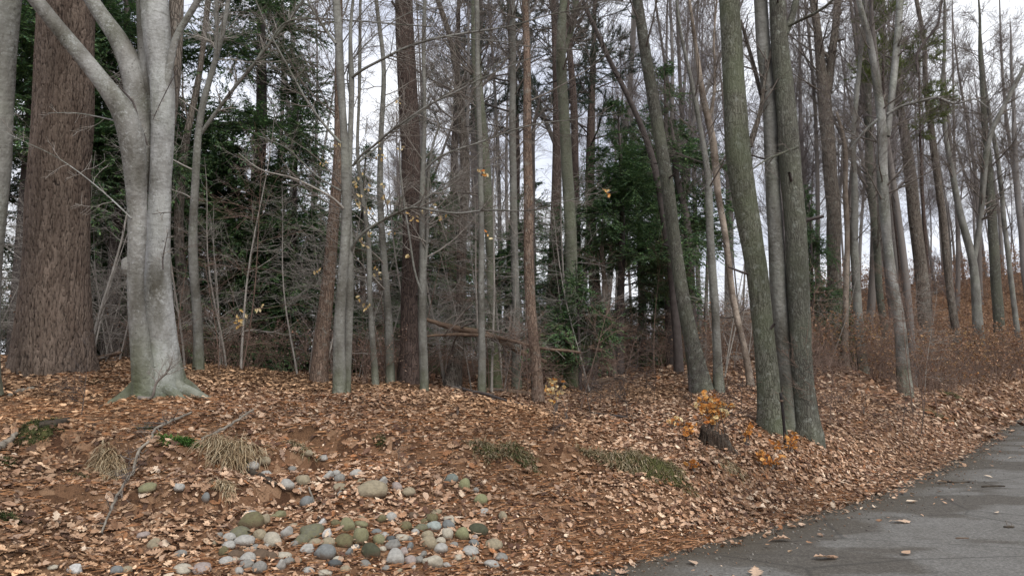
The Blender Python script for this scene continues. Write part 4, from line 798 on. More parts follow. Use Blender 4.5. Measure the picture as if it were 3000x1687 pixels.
while n < 162 and tries < 9000:
    tries += 1; z_ = g.random()
    if z_ < .66: px = g.uniform(1950, 3350); Y = 21 + 44 * g.random() ** .8
    elif z_ < .82: px = g.uniform(1150, 2050); Y = 20 + 40 * g.random() ** .8
    else: px = g.uniform(-900, 1200); Y = 20 + 38 * g.random()
    x = P(px, 1060, Y)[0]
    if road_d(x, Y) < 1.2 or min((x - a) ** 2 + (Y - b) ** 2 for a, b in taken) < (.9 if Y < 30 else 1.6) ** 2: continue
    taken.append((x, Y)); k = int(g.integers(0, 8)); o = FT[k] if cnt[k] == 0 else copy_tree(FT[k]); cnt[k] += 1; n += 1
    o.location = (x, Y, float(H(x, Y)) - .05); s = g.uniform(.85, 1.15) * (.8 if px > 2700 else 1); o.scale = (s, s, s * g.uniform(.9, 1.12)); o.rotation_euler = (g.normal() * .035, g.normal() * .035 - (.03 if px > 2000 else 0), g.uniform(0, 6.28))
    if px > 2380: tag(o, 'bare leafless tree on the brown hillside to the right', 'tree', 'bare trees on the hillside')
    elif px > 1150: tag(o, 'bare leafless tree in the deep woods beyond the centre and the three big trunks', 'tree', 'bare trees beyond the centre')
    else: tag(o, 'bare leafless tree behind the hemlock thicket on the left', 'tree', 'bare trees behind the thicket')
# ------------------------------------------------------------------ saplings with flat fine twigs
def sapling(seed, h, r0, n1=22, z0=.15, mat='twig_pale', L=(.5, 1.3)):
    g = rng(seed); K = 10; z = np.linspace(-.1, h, K); lean = g.normal(size=2) * .10
    Q = np.stack([lean[0] * z + .06 * np.sin(z * 1.5 + seed), lean[1] * z + .05 * np.cos(z * 1.2), z], -1); r = r0 * (1 - np.clip(z, 0, h) / h * .85)
    root = empty('sapling'); b = Buf(); tubes(b, Q, r, 6); link('stem', b.mesh('stem'), M[mat], root)
    b = Buf(); P1, R1 = grow(Q, r, n1, g, z0, 1, (50, 85), L, 6, .45, .0035, .05, .14, .6, .5); tubes(b, P1, R1, 4)
    P2, R2 = grow(P1, R1, n1 * 6, g, .1, 1, (30, 60), (.18, .5), 4, .6, .0022, .02, .12, .5, flat=.3); tubes(b, P2, R2, 3)
    P3, R3 = grow(P2, R2, n1 * 14, g, .1, 1, (30, 60), (.08, .22), 3, .6, .0018, .0, .12, .4, flat=.4); tubes(b, P3, R3, 3)
    link('twigs', b.mesh('twigs'), M[mat], root, kind='stuff'); return root
SP = [sapling(301, 3.6, .018), sapling(302, 2.6, .012, mat='twig_red'), sapling(303, 4.6, .024, 28), sapling(304, 1.7, .008, 12, mat='twig_red', L=(.3, .7)), sapling(305, 3.0, .012), sapling(306, 1.1, .006, 7, mat='twig_dark', L=(.12, .3))]
g = rng(81); cnt = [0] * 6
def put_sap(k, px, Y, s, lab, grp):
    x = P(px, 1060, Y)[0]
    if road_d(x, Y) < .6: return
    o = SP[k] if cnt[k] == 0 else copy_tree(SP[k]); cnt[k] += 1
    o.location = (x, Y, float(H(x, Y)) - .03); o.scale = (s, s, s * g.uniform(.85, 1.15)); o.rotation_euler = (g.normal() * .05, g.normal() * .05, g.uniform(0, 6.28)); tag(o, lab, 'sapling', grp)
for i in range(12): put_sap([0, 2, 4, 1][i % 4], g.uniform(480, 1000), g.uniform(11.5, 16.5), g.uniform(.8, 1.25), 'thin pale sapling among the brush left of the grey beeches', 'saplings left of the grey beeches')
for i in range(30): put_sap([0, 2, 4, 1][i % 4], g.uniform(1020, 1720), g.uniform(13, 18.5), g.uniform(.8, 1.3), 'fine twigged sapling between the trunks at the centre', 'saplings at the centre')
for i in range(36): put_sap([0, 1, 4, 3, 1][i % 5], g.uniform(1720, 2960), g.uniform(14.5, 23), g.uniform(.8, 1.2), 'brown twiggy sapling between the trunks on the right half', 'saplings on the right')
for i in range(34): put_sap([3, 5, 5][i % 3], g.uniform(1500, 2900), g.uniform(10.5, 15), g.uniform(.6, 1.1), 'knee high bare seedling stem standing in the leaves', 'bare seedlings in the leaf litter')
for i, (px, Y, s) in enumerate([(2135, 9.9, 1.0), (1630, 8.4, .55), (240, 7.9, .7), (205, 8.6, .5), (1190, 7.2, .5), (2705, 13.0, .7), (1745, 10.6, 1.1), (390, 6.4, .5)]): put_sap(5, px, Y, s, 'knee high bare seedling stem standing in the leaves', 'bare seedlings in the leaf litter')
for i in range(18): put_sap([0, 2, 4][i % 3], g.uniform(-60, 380), g.uniform(12, 16), g.uniform(.8, 1.2), 'thin sapling behind the huge pine and the big beech', 'saplings behind the big left trunks')
# ------------------------------------------------------------------ brush too thick to count
def brush(name, label, n, px0, px1, y0, y1, hh, seed, leafn, mat='twig_red', leafs=(.03, .06), pal=((.32, .18, .105), (.40, .25, .155), (.24, .12, .07), (.46, .31, .2))):
    g = rng(seed); x = []; y = []
    while len(x) < n:
        px = g.uniform(px0, px1); Y = y0 + (y1 - y0) * g.random() ** .8; X = P(px, 1060, Y)[0]
        if road_d(X, Y) > 1.6: x.append(X); y.append(Y)
    x = np.array(x); y = np.array(y); z = H(x, y) - .05; m_ = 5; x = np.repeat(x, m_) + g.normal(size=n * m_) * .18; y = np.repeat(y, m_) + g.normal(size=n * m_) * .18; z = np.repeat(z, m_)
    K = 5; h = g.uniform(hh[0], hh[1], n * m_); d = norm(np.stack([g.normal(size=n * m_) * .28, g.normal(size=n * m_) * .28, np.ones(n * m_)], -1)); Q = np.empty((n * m_, K, 3)); Q[:, 0] = np.stack([x, y, z], -1)
    for k in range(1, K): d = norm(d + g.normal(size=d.shape) * .13); Q[:, k] = Q[:, k - 1] + d * (h / (K - 1))[:, None]
    sc = np.clip(y / 18, .6, 2); R = (.006 * sc)[:, None] * (1 - np.linspace(0, 1, K) * .7)
    b = Buf(); tubes(b, Q, R, 3); P1, R1 = grow(Q, R, n * m_ * 4, g, .2, 1, (25, 65), (hh[0] * .3, hh[1] * .5), 4, .6, .003, .1, .15, .5); tubes(b, P1, R1, 3)
    P2, R2 = grow(P1, R1, n * m_ * 7, g, .2, 1, (25, 65), (.1, .35), 3, .6, .0028, .05, .15, .4); tubes(b, P2, R2, 3)
    o = link(name, b.mesh(name), M[mat], kind='stuff'); tag(o, label, 'brush')
    if leafn:
        b = Buf(); idx = g.integers(0, len(P2), leafn); p, dd, _ = interp(P2[idx], R2[idx], g.uniform(.3, 1, leafn))
        nn = g.normal(size=(leafn, 3)); s = g.uniform(leafs[0], leafs[1], leafn) * np.clip(p[:, 1] / 14, 1, 2)
        leaf_batch(b, DIA, p, nn, s, np.array(pal)[g.integers(0, len(pal), leafn)] * g.uniform(.7, 1.2, (leafn, 1)), g)
        lo = link('dry_leaves', b.mesh('dry_leaves', False, True), M['leaf'], o, kind='stuff')
brush('hillside_brush', 'russet leafy brush covering the hillside at the right', 420, 2330, 3350, 19, 46, (.9, 2.0), 91, 34000)
brush('verge_brush', 'brown and tan leafy brush standing along the foot of the slope on the right', 420, 2380, 3300, 19.5, 34, (.8, 1.7), 96, 22000, pal=((.34, .19, .10), (.42, .26, .15), (.26, .13, .065), (.38, .24, .10)))
brush('woodland_brush', 'brown twiggy brush across the middle of the woods', 330, 1500, 2400, 18, 44, (.8, 1.9), 92, 11000)
brush('thicket_brush', 'dark reddish brush with tiny leaves under the hemlocks on the left', 70, 380, 1250, 12.5, 17, (.5, 1.1), 93, 2600, pal=((.42, .29, .24), (.30, .16, .10), (.5, .38, .3)), leafs=(.025, .04))
brush('centre_brush', 'tangled bare reddish brush between the centre trunks', 80, 1200, 1760, 15, 20, (.4, 1.0), 94, 900)
brush('left_brush', 'grey tangle of dead twigs behind the huge pine', 120, -850, 420, 11.6, 17, (.8, 1.7), 95, 300, mat='twig')
# ------------------------------------------------------------------ logs, sticks, stump, stake
def limb(name, label, cat, mat, pts, sides=10, n=26, lumps=.12, seed=0, on_ground=None, twigs=0, tl=.3):
    """pts: (px, py, width px, Y) or ground points (px, py, width px) lying on the bank"""
    Q = []; r = []
    for p in pts:
        if len(p) == 4: q = P(p[0], p[1], p[3])
        else: q = ground_hit(p[0], p[1])
        d = np.linalg.norm(q - [0, 0, CZ]); w = p[2] / 2 / F * d * .8; 
        if len(p) == 3: q = q + [0, 0, w * .6 + (on_ground or 0)]
        Q.append(q); r.append(w)
    Q, r = smooth_path(Q, r, n); base = Q[0].copy(); g = rng(seed + 5); t_ = np.arange(n) * .9; Q = Q + np.stack([vn1(t_, t_ * 0 + seed), vn1(t_, t_ * 0 + seed + 9), .3 * vn2(t_, t_ * 0 + seed)], -1) * np.clip(r[:, None] * .9, .004, .02)
    a = np.arange(sides) / sides * 6.283; RM = 1 + lumps * vn1(np.cos(a)[None] * 2 + np.arange(n)[:, None] * .35, np.sin(a)[None] * 2 + seed)
    b = Buf(); tubes(b, Q[None], r[None], sides, cap=True, rmod=RM[None]); root = empty(name, base, label, cat)
    link('stem' if twigs else 'wood', b.mesh('wood', origin=base), M[mat], root)
    if twigs:
        b = Buf(); P1, R1 = grow(Q, r, twigs, g, .1, 1, (30, 75), (tl * .4, tl * 1.2), 4, .5, .003, .02, .2, .5); P1[..., 2] = np.maximum(P1[..., 2], H(P1[..., 0], P1[..., 1]) + .006); tubes(b, P1, R1, 4)
        P2, R2 = grow(P1, R1, twigs * 3, g, .2, 1, (30, 70), (tl * .15, tl * .5), 3, .5, .002, .0, .2, .5); P2[..., 2] = np.maximum(P2[..., 2], H(P2[..., 0], P2[..., 1]) + .006); tubes(b, P2, R2, 3)
        link('twigs', b.mesh('twigs', origin=base), M['twig'], root, kind='stuff')
    return root
M['log'] = simple('weathered_log', (.085, .06, .042), (.21, .15, .105), 7, bs=.6)
M['log_red'] = simple('rusty_dead_wood', (.075, .05, .036), (.185, .13, .092), 8, bs=.6)
M['log_grey'] = simple('grey_dead_wood', (.13, .112, .09), (.27, .24, .195), 12, bs=.5)
M['rot'] = simple('wet_rotten_wood', (.025, .02, .015), (.075, .06, .045), 16, bs=.8)
limb('fallen_tree', 'fallen reddish tree hung up across the centre trunks, sloping down to the right', 'fallen tree', 'log_red', [(1245, 935, 14, 13.1), (1300, 952, 19, 13.1), (1370, 968, 22, 13.1), (1420, 975, 22, 13.15), (1470, 1000, 24, 13.2), (1530, 1035, 19, 13.3), (1600, 1060, 14, 13.5)], seed=1, twigs=16, tl=.8)
limb('fallen_branch', 'thinner dead branch lying above the fallen reddish tree at the centre', 'branch', 'log_red', [(1235, 985, 8, 12.9), (1330, 978, 12, 12.9), (1450, 985, 14, 13), (1580, 1020, 12, 13.1), (1700, 1032, 9, 13.4)], seed=2, twigs=14, tl=.6)
limb('fallen_branch', 'dark broken branch propped behind the orange brown trunk right of centre', 'branch', 'log_red', [(1480, 1045, 10, 16), (1600, 1018, 14, 16), (1680, 1012, 14, 16), (1780, 1030, 10, 16)], seed=12, twigs=10, tl=.6)
limb('fallen_log', 'long grey brown log on the leaves, from the olive trunk to the dark leaning trunk', 'log', 'log', [(1600, 1142, 22), (1680, 1130, 24), (1760, 1124, 22), (1860, 1112, 18), (1950, 1098, 14)], seed=3)
limb('fallen_log', 'short brown log between the thin centre beech and the orange brown trunk', 'log', 'log', [(1425, 1150, 22), (1470, 1152, 24), (1530, 1156, 20), (1560, 1158, 14)], seed=4, twigs=5)
limb('fallen_branch', 'dark twiggy branch lying at the foot of the thin centre beech', 'branch', 'twig_dark', [(1330, 1140, 10), (1380, 1158, 12), (1440, 1170, 12), (1490, 1190, 8), (1530, 1196, 5)], seed=5, on_ground=.04, twigs=16, tl=.5)
limb('fallen_branch', 'thin dark branch in the leaves left of the stump', 'branch', 'twig_dark', [(1735, 1216, 7), (1800, 1224, 9), (1880, 1236, 6)], seed=6, on_ground=.02)
limb('fallen_branch', 'brown stick leaning up against the foot of the big mossy footed beech', 'branch', 'log_red', [(200, 1082, 14), (270, 1066, 14), (310, 1055, 13), (350, 1032, 10, 8.7)], seed=7, on_ground=.03, twigs=6)
limb('fallen_branch', 'grey stick beside the huge pine at the left edge', 'branch', 'log_grey', [(15, 1076, 7), (50, 1070, 9), (78, 1062, 6)], seed=8, on_ground=.04)
limb('fallen_log', 'mossy grey log poking in at the left edge of the bank', 'log', 'log_grey', [(-40, 1345, 20), (0, 1322, 20), (30, 1302, 17), (52, 1288, 12)], seed=9, on_ground=.02)
limb('fallen_log', 'pale half buried log on the upper left bank below the huge pine', 'log', 'log_grey', [(20, 1165, 12), (60, 1152, 16), (98, 1142, 14)], seed=10)
limb('fallen_log', 'dark log half buried between two moss clumps on the left bank', 'log', 'rot', [(120, 1262, 22), (160, 1252, 26), (200, 1240, 22)], seed=14)
limb('dead_branch', 'long pale lichened branch trailing down the left bank', 'branch', 'log_grey', [(560, 1218, 7), (520, 1240, 9), (450, 1272, 9), (440, 1312, 8), (402, 1350, 9), (388, 1400, 9), (358, 1440, 9), (342, 1482, 9), (312, 1530, 7), (295, 1575, 6)], seed=11, n=50, on_ground=.03, twigs=40, tl=.22)
limb('dead_branch', 'straight bleached stick over the dry grass tuft on the bank', 'branch', 'log_grey', [(590, 1330, 6), (650, 1292, 9), (700, 1262, 8), (742, 1235, 6)], seed=13, on_ground=.09, twigs=8, tl=.15)
limb('rotten_wood', 'dark wet chunk of rotten wood below the first grey cobbles', 'wood', 'rot', [(722, 1388, 22), (750, 1402, 28), (780, 1414, 28), (806, 1424, 16)], seed=15, n=12)
limb('stick', 'small pale stick lying down the slope beside the blue grey cobble', 'stick', 'log_grey', [(903, 1455, 6), (915, 1472, 7), (928, 1490, 5)], seed=16, n=8, on_ground=.02)
limb('stick', 'short black stick lying on the asphalt near the right edge', 'stick', 'rot', [(2876, 1427, 5), (2910, 1426, 6), (2943, 1425, 5)], seed=17, n=8)
limb('stick', 'tiny dark twig on the asphalt at the lower right', 'stick', 'rot', [(2940, 1545, 6), (2958, 1548, 10), (2972, 1544, 5)], seed=18, n=8, twigs=4, tl=.08)
limb('stick', 'thin crooked twig on the asphalt where it meets the leaf edge', 'stick', 'rot', [(2760, 1410, 8), (2790, 1416, 5), (2838, 1412, 4)], seed=19, n=10)
limb('stick', 'fine dark sliver of wood on the asphalt below the crooked twig', 'stick', 'log_red', [(2798, 1578, 4), (2830, 1579, 5), (2838, 1578, 3)], seed=20, n=6)
# stump
sp = ground_hit(2095, 1305); root = empty('tree_stump', sp, 'dark broken stump with splintered sides, orange leaves rising behind it', 'stump')
nr, nth = 12, 40; th = np.arange(nth) / nth * 2 * pi; zt = .15 + .05 * vn1(th * 3.1, th * 0 + 2) + .05 * np.cos(th - 2.6); V = []
for k in range(nr):
    t = k / (nr - 1); rr = .145 * (1 + .55 * np.exp(-t * 4) * (.6 + .6 * np.cos(th * 3 + 1.1)) + .05 * vn2(th * 7, th * 0 + t * 1.5) * (1 - .3 * t)) ; rr = rr + .018 * np.sin(th * 11 + t * 2)
    V.append(np.stack([np.cos(th) * rr + .10 * (1 - t) ** 2 * (np.cos(th) > 0), np.sin(th) * rr, -.12 + (zt + .12) * t], -1))
for f in (.8, .5, .25): V.append(np.stack([np.cos(th) * .145 * f, np.sin(th) * .145 * f, zt - .03 - .05 * (1 - f) + .015 * vn1(th * 5 + f * 9, th)], -1))
b = Buf(); V = np.array(V); nn_ = len(V); ii = (np.arange(nn_ - 1) * nth)[:, None]; jj = np.arange(nth)[None]; j2 = (jj + 1) % nth
b.add(V, np.stack([ii + jj, ii + j2, ii + nth + j2, ii + nth + jj], -1).reshape(-1, 4)); b.add(np.concatenate([V[-1], [[0, 0, .14]]]), None, [(i, (i + 1) % nth, nth) for i in range(nth)])
M['stump'] = bark_furrow('rotten_stump_bark', (.018, .013, .01), (.05, .034, .024), (.10, .075, .056), 2.2, (.06, .045, .034), .25); link('wood', b.mesh('wood'), M['stump'], root)
b = Buf(); g = rng(3)
for k in range(9):
    a = g.uniform(2.2, 5.6); x, y = np.cos(a) * .165, np.sin(a) * .165; tubes(b, np.array([(x * 1.25, y * 1.25, -.02), (x * 1.08, y * 1.08, .12), (x * 1.02, y * 1.02, g.uniform(.15, .24))]), np.array([.012, .009, .003]), 4)
link('splinters', b.mesh('splinters'), M['stump'], root, kind='stuff')
# stake
sk = ground_hit(2301, 1302); g = rng(4); top = P(2287, 1150, sk[1] - .03); Q, r = smooth_path([sk - [0, 0, .15], sk, sk + (top - sk) * .5 + [.006, 0, 0], top], [.023, .022, .020, .018], 14)
root = empty('stake', sk, 'thin black rusty stake standing in front of the three trunks', 'stake'); b = Buf(); tubes(b, Q[None], r[None], 8, cap=True, rmod=1 + .18 * vn1(np.arange(14)[:, None] * 1.1 + np.zeros(8), np.arange(8)[None] * 1.3 + np.zeros((14, 1)))[None])
M['rust'] = simple('black_rusty_iron', (.006, .005, .005), (.018, .012, .010), 30, .7, .4); link('rod', b.mesh('rod', origin=sk), M['rust'], root)
b = Buf(); c_ = top - (top - sk) * .16; tubes(b, np.array([c_ - [0, 0, .012], c_ + [0, 0, .012]])[None], np.array([[.026, .026]]), 8, cap=True); link('collar', b.mesh('collar', origin=sk), M['log_red'], root)

# ------------------------------------------------------------------ orange leaved seedlings
ORG = [(.55, .24, .055), (.62, .30, .08), (.46, .17, .04), (.68, .38, .13)]; YEL = [(.68, .54, .28), (.62, .46, .22), (.74, .62, .38), (.56, .36, .13)]
def leafy(label, cat, px, py, w, h, nleaf, pal, seed, stems=6, size=(.05, .085), lift=0., name='leafy_seedling'):
    g = rng(seed); base = ground_hit(px, py); d = base[1]; W = w / F * d; Hh = h / F * d; root = empty(name, base, label, cat); b = Buf(); K = 6
    Q = np.empty((stems, K, 3)); Q[:, 0] = g.normal(size=(stems, 3)) * [W * .06, .03, 0]; a = np.stack([g.uniform(-.5, .5, stems) * W, g.normal(size=stems) * W * .25, Hh * g.uniform(.65, 1, stems)], -1)
    for k in range(1, K): t = k / (K - 1); Q[:, k] = Q[:, 0] + a * np.array([t ** 1.3, t ** 1.3, t]) + g.normal(size=(stems, 3)) * .008
    R = np.linspace(.006, .002, K)[None] * np.ones((stems, 1)); tubes(b, Q, R, 4); P1, R1 = grow(Q, R, stems * 5, g, .25, 1, (30, 60), (Hh * .12, Hh * .3), 3, .6, .0016, .1, .1, .5); tubes(b, P1, R1, 3)
    link('stems', b.mesh('stems'), M['twig'], root); idx = g.integers(0, len(P1), nleaf); p, dd, _ = interp(P1[idx], R1[idx], g.uniform(.2, 1, nleaf)); p[:, 2] = np.maximum(p[:, 2], lift)
    b = Buf(); nn = norm(g.normal(size=(nleaf, 3)) + np.array([0, -.8, .3])); leaf_batch(b, OVAL, p, nn, g.uniform(size[0], size[1], nleaf), np.array(pal)[g.integers(0, len(pal), nleaf)] * g.uniform(.75, 1.15, (nleaf, 1)), g, .5, .6)
    link('leaves', b.mesh('leaves', False, True), M['leaf'], root, kind='stuff'); return root
leafy('bright orange leafed seedling spreading above the dark stump', 'seedling', 2085, 1268, 104, 112, 300, ORG + YEL[:1], 21, 14, (.06, .10), lift=.12)
leafy('rust orange leaves of a low seedling left of the stump', 'seedling', 2018, 1290, 60, 55, 46, ORG[:3], 22)
leafy('pale orange low seedling furthest left of the stump', 'seedling', 1975, 1262, 46, 40, 26, ORG + YEL, 23)
leafy('upright orange seedling between the stump and the mossy trunk', 'seedling', 2188, 1308, 40, 80, 44, ORG, 24, 4)
leafy('low orange oak seedling in front of the mossy trunk', 'seedling', 2235, 1372, 60, 60, 46, ORG, 25)
leafy('orange leaves in the litter right of the low oak seedling', 'seedling', 2262, 1378, 50, 40, 30, ORG[:3], 26)
leafy('orange seedling just right of the foot of the black stake', 'seedling', 2318, 1335, 44, 70, 48, ORG, 27)
leafy('rusty seedling low on the left of the black stake', 'seedling', 2286, 1332, 36, 36, 22, ORG[:3], 28)
leafy('small yellow and orange sapling right of the orange brown trunk', 'sapling', 1632, 1218, 66, 128, 60, YEL + ORG[:2], 29, 5, (.05, .08))
leafy('single stemmed yellow leafed sprout above the fallen log', 'sapling', 1618, 1150, 40, 62, 16, YEL, 30, 2)
leafy('orange leafed bush on the verge where the road climbs away', 'bush', 2828, 1128, 80, 34, 70, ORG, 31, 8, (.07, .11))
leafy('tan leafed bush at the right edge on the slope', 'bush', 2985, 1000, 90, 60, 70, ORG + PAL[1:3].tolist(), 32, 8, (.10, .16))
leafy('rust orange sprig in the mossy bank edge above the road', 'seedling', 2030, 1385, 50, 34, 22, ORG[:3], 33)
for i, (px, py, w, h) in enumerate([(1660, 1230, 36, 60), (1340, 1215, 26, 30), (1850, 1240, 36, 36), (2480, 1180, 30, 60), (2530, 1215, 26, 60)]):
    leafy('faded tan seedling rising from the open leaf litter', 'seedling', px, py, w, h, 12, PAL[[0, 1, 3]].tolist(), 40 + i, 3)
for o in [o for o in COL.objects if o.get('label') == 'faded tan seedling rising from the open leaf litter']: o['group'] = 'faded seedlings'
# yellow leaves still hanging on the young beeches
def hang(owner, pts, seed, pal=YEL):
    root, base = TREES[owner][:2]; g = rng(seed); pts = [(px + g.uniform(-12, 12) * k, py + g.uniform(-10, 12) * k) for px, py in pts for k in (0, .8, 1.4)]
    for px, py in pts:
        d = base[1] - .15 + g.uniform(-.3, .2); p = P(px, py, d) - base; s = g.uniform(.05, .085); tc_ = np.array(pal)[g.integers(0, len(pal))]; b = Buf()
        leaf_batch(b, OVAL, np.zeros((1, 3)), np.array([[0, 0, 1.]]), np.array([1.]), tc_[None], g, .4, .7); o = link('leaf', b.mesh('leaf', False, True), M['leaf'], root)
        orient(o, [g.normal() * .6, -1, g.normal() * .4], g.uniform(-2.2, -1.0), s, p)
    b = Buf()
    for px, py in pts:                                                 # the twigs that carry them
        p = P(px, py + 2, base[1] - .15); q = P(px + g.uniform(-40, 40), py - g.uniform(5, 30), base[1] - .1); tubes(b, np.array([p, (p + q) / 2 + g.normal(size=3) * .02, q]), np.array([.0015, .002, .003]), 3)
    link('leaf_twigs', b.mesh('leaf_twigs', origin=base), M['twig'], root, kind='stuff')
hang('wavy thin grey young beech hung with yellow leaves, first right of the front pair', [(985, 430), (1000, 428), (1010, 436), (955, 475), (948, 485), (1050, 522), (1042, 540), (1070, 555), (1058, 575), (1075, 610), (1082, 625), (1048, 598), (930, 796), (1060, 700), (1066, 720), (1064, 898), (1072, 905), (1055, 880), (1082, 690)], 51)
hang('straight thin grey young beech left of the dark maroon pine, with a few yellow leaves', [(1112, 420), (1108, 455), (1118, 470), (1125, 575), (1118, 582), (1140, 590), (1105, 790), (1110, 800), (1125, 548), (1143, 680)], 52)
hang('grey beech touching the right side of the dark maroon pine', [(1180, 430), (1200, 630), (1210, 640), (1240, 628), (1290, 636), (1265, 612), (1192, 750), (1170, 292)], 53)
hang('slim grey beech with long arching side branches, right one of the front pair', [(1415, 500), (1420, 505), (1775, 560), (1782, 568), (1430, 690)], 54, ORG + YEL)
hang('slender pale beech just right of the big twin stemmed beech, bending slightly', [(700, 930), (712, 938), (704, 950), (722, 925), (768, 898), (756, 905), (690, 945)], 55)

# ------------------------------------------------------------------ moss, grass and fern clumps
M['moss'] = simple('moss', (.04, .042, .015), (.10, .10, .035), 25, bs=1.)
M['grass'] = tinted('dry_grass', .8, .2, .2)
def clump(name, label, cat, px, py, w, h, pal, n, L, seed, droop=.6, mound=True, wid=.004, depth=.5):
    g = rng(seed); base = ground_hit(px, py); d = base[1]; W = w / F * d / 2; root = empty(name, base, label, cat); D = W * depth
    if mound:
        u, v = np.meshgrid(np.linspace(0, 2 * pi, 25), np.linspace(0, 1, 8)); x = np.cos(u) * v * W; y = np.sin(u) * v * D; hh = h / F * d
        z = (H(base[0] + x, base[1] + y) - base[2]) + hh * .32 * (1 - v ** 2) * (1 + .5 * vn1(x * 14 + seed, y * 14)) - .03 * v ** 3
        b = Buf(); b.add(np.stack([x, y, z], -1), np.array([(i * 25 + j, i * 25 + j + 1, (i + 1) * 25 + j + 1, (i + 1) * 25 + j) for i in range(7) for j in range(24)])[:, ::-1]); me = b.mesh('mound'); link('mound', me, M['moss'], root)
    a = g.uniform(0, 2 * pi, n); rr = np.sqrt(g.random(n)) * (1 + .45 * vn1(np.cos(a) * 2.2 + seed, np.sin(a) * 2.2)); x = np.cos(a) * rr * W; y = np.sin(a) * rr * D; rr = np.clip(rr, 0, 1); z = H(base[0] + x, base[1] + y) - base[2] + (h / F * d * .28 * (1 - rr ** 2) if mound else 0)
    K = 4; le = L * (.25 + .85 * g.random(n) ** 1.5); dr = norm(np.stack([g.normal(size=n) * .5 + x / W * .5, g.normal(size=n) * .5 - .4, np.ones(n)], -1)); Q = np.empty((n, K, 3)); Q[:, 0] = np.stack([x, y, z], -1)
    for k in range(1, K): dr = norm(dr + np.array([0, -.12, -droop]) + g.normal(size=(n, 3)) * .26); Q[:, k] = Q[:, k - 1] + dr * (le / (K - 1))[:, None]
    side = norm(np.cross(Q[:, -1] - Q[:, 0], [0, -.3, 1.]) + 1e-6) * wid; wk = np.array([1, .9, .6, .1])[None, :, None]
    V = np.stack([Q - side[:, None] * wk, Q + side[:, None] * wk], 2).reshape(n, K * 2, 3); f = np.array([(2 * k, 2 * k + 1, 2 * k + 3, 2 * k + 2) for k in range(K - 1)])
    C = np.array(pal)[g.integers(0, len(pal), n)] * g.uniform(.7, 1.2, (n, 1)); b = Buf(); b.add(V, (f[None] + (np.arange(n) * K * 2)[:, None, None]).reshape(-1, 4), cq=np.repeat(C, K - 1, 0))
    link('blades', b.mesh('blades', False, True), M['grass'], root, kind='stuff')
GRN = [(.06, .085, .03), (.09, .115, .04), (.04, .05, .022), (.12, .11, .05)]; DRY = [(.40, .31, .19), (.30, .22, .13), (.48, .40, .27), (.22, .15, .085)]; OLV = [(.15, .13, .06), (.24, .20, .12), (.085, .085, .038), (.32, .27, .18), (.19, .13, .07)]
clump('moss_clump', 'dark green mossy clump on the upper left bank', 'moss', 105, 1265, 130, 34, GRN, 900, .05, 1, .3)
clump('moss_clump', 'bright green patch above the dark log on the left bank', 'moss', 172, 1236, 66, 14, GRN, 450, .05, 2, .3)
clump('moss_clump', 'green moss tuft against the left edge, half way down the bank', 'moss', 14, 1358, 70, 30, GRN, 500, .05, 3, .3)
clump('moss_clump', 'green moss tuft against the left edge, lowest one', 'moss', 24, 1528, 76, 30, GRN, 500, .05, 4, .3)
clump('fern_clump', 'vivid green tuft over a dark hollow behind the pale trailing branch', 'fern', 525, 1300, 120, 34, [(.07, .15, .03), (.05, .11, .025), (.10, .19, .04)], 1200, .07, 5, .35, wid=.006)
clump('moss_clump', 'small green tuft left of the pale trailing branch top', 'moss', 432, 1262, 60, 16, GRN, 350, .04, 6, .3)
clump('moss_clump', 'faint green tuft among leaves on the middle left bank', 'moss', 225, 1396, 56, 18, GRN + OLV, 300, .05, 7, .3)
clump('grass_tuft', 'dry straw coloured grass hanging down left of the first cobbles', 'grass', 672, 1318, 150, 40, DRY, 1100, .24, 8, .75)
clump('grass_tuft', 'bleached dry grass tuft hanging beside the pale trailing branch', 'grass', 322, 1372, 90, 26, DRY, 700, .22, 9, .8)
clump('grass_tuft', 'small dry tuft above the leftmost blue cobble', 'grass', 655, 1448, 56, 16, DRY, 300, .12, 10, .7)
clump('grass_tuft', 'dark mossy lip with dry roots above the centre left bank', 'grass', 878, 1318, 84, 26, OLV + DRY, 520, .12, 11, .7)
clump('moss_clump', 'little green moss spot in the leaves near the bank centre', 'moss', 1114, 1303, 38, 12, GRN, 240, .04, 12, .3)
clump('grass_tuft', 'olive grass hummock left of the long mossy bank edge', 'grass', 1425, 1330, 96, 24, OLV, 600, .11, 13, .5)
clump('grass_tuft', 'olive grey grassy clump at the upper end of the mossy bank edge', 'grass', 1510, 1325, 110, 26, OLV + GRN[:1], 800, .12, 14, .5)
clump('grass_tuft', 'grassy tuft on the bank edge left of the long mossy hump', 'grass', 1735, 1338, 90, 22, OLV + DRY[:1], 700, .12, 15, .5)
clump('grass_tuft', 'pale dry fringe of grass over the undercut bank edge', 'grass', 1830, 1362, 120, 30, OLV + DRY[:3], 1000, .14, 16, .6)
clump('moss_clump', 'long mossy hump on the bank edge between the grass fringe and the orange sprig', 'moss', 1925, 1385, 190, 46, OLV + [(.11, .12, .035), (.16, .13, .05)], 1900, .09, 17, .5)
clump('grass_tuft', 'wispy dry grass in the leaves right of the stump', 'grass', 2120, 1362, 120, 10, DRY + OLV, 420, .13, 18, .7, mound=False)
clump('grass_tuft', 'brownish grass hummock on the verge under the orange bush', 'grass', 2780, 1165, 100, 24, OLV + DRY[:2], 700, .16, 19, .5)
clump('grass_tuft', 'second grass hummock lower on the right verge', 'grass', 2730, 1215, 110, 24, OLV + DRY[:2], 700, .16, 20, .5)
clump('moss_clump', 'mossy green rise at the left foot of the twin stemmed beech', 'moss', 300, 1122, 130, 14, GRN + OLV, 500, .03, 21, .3)
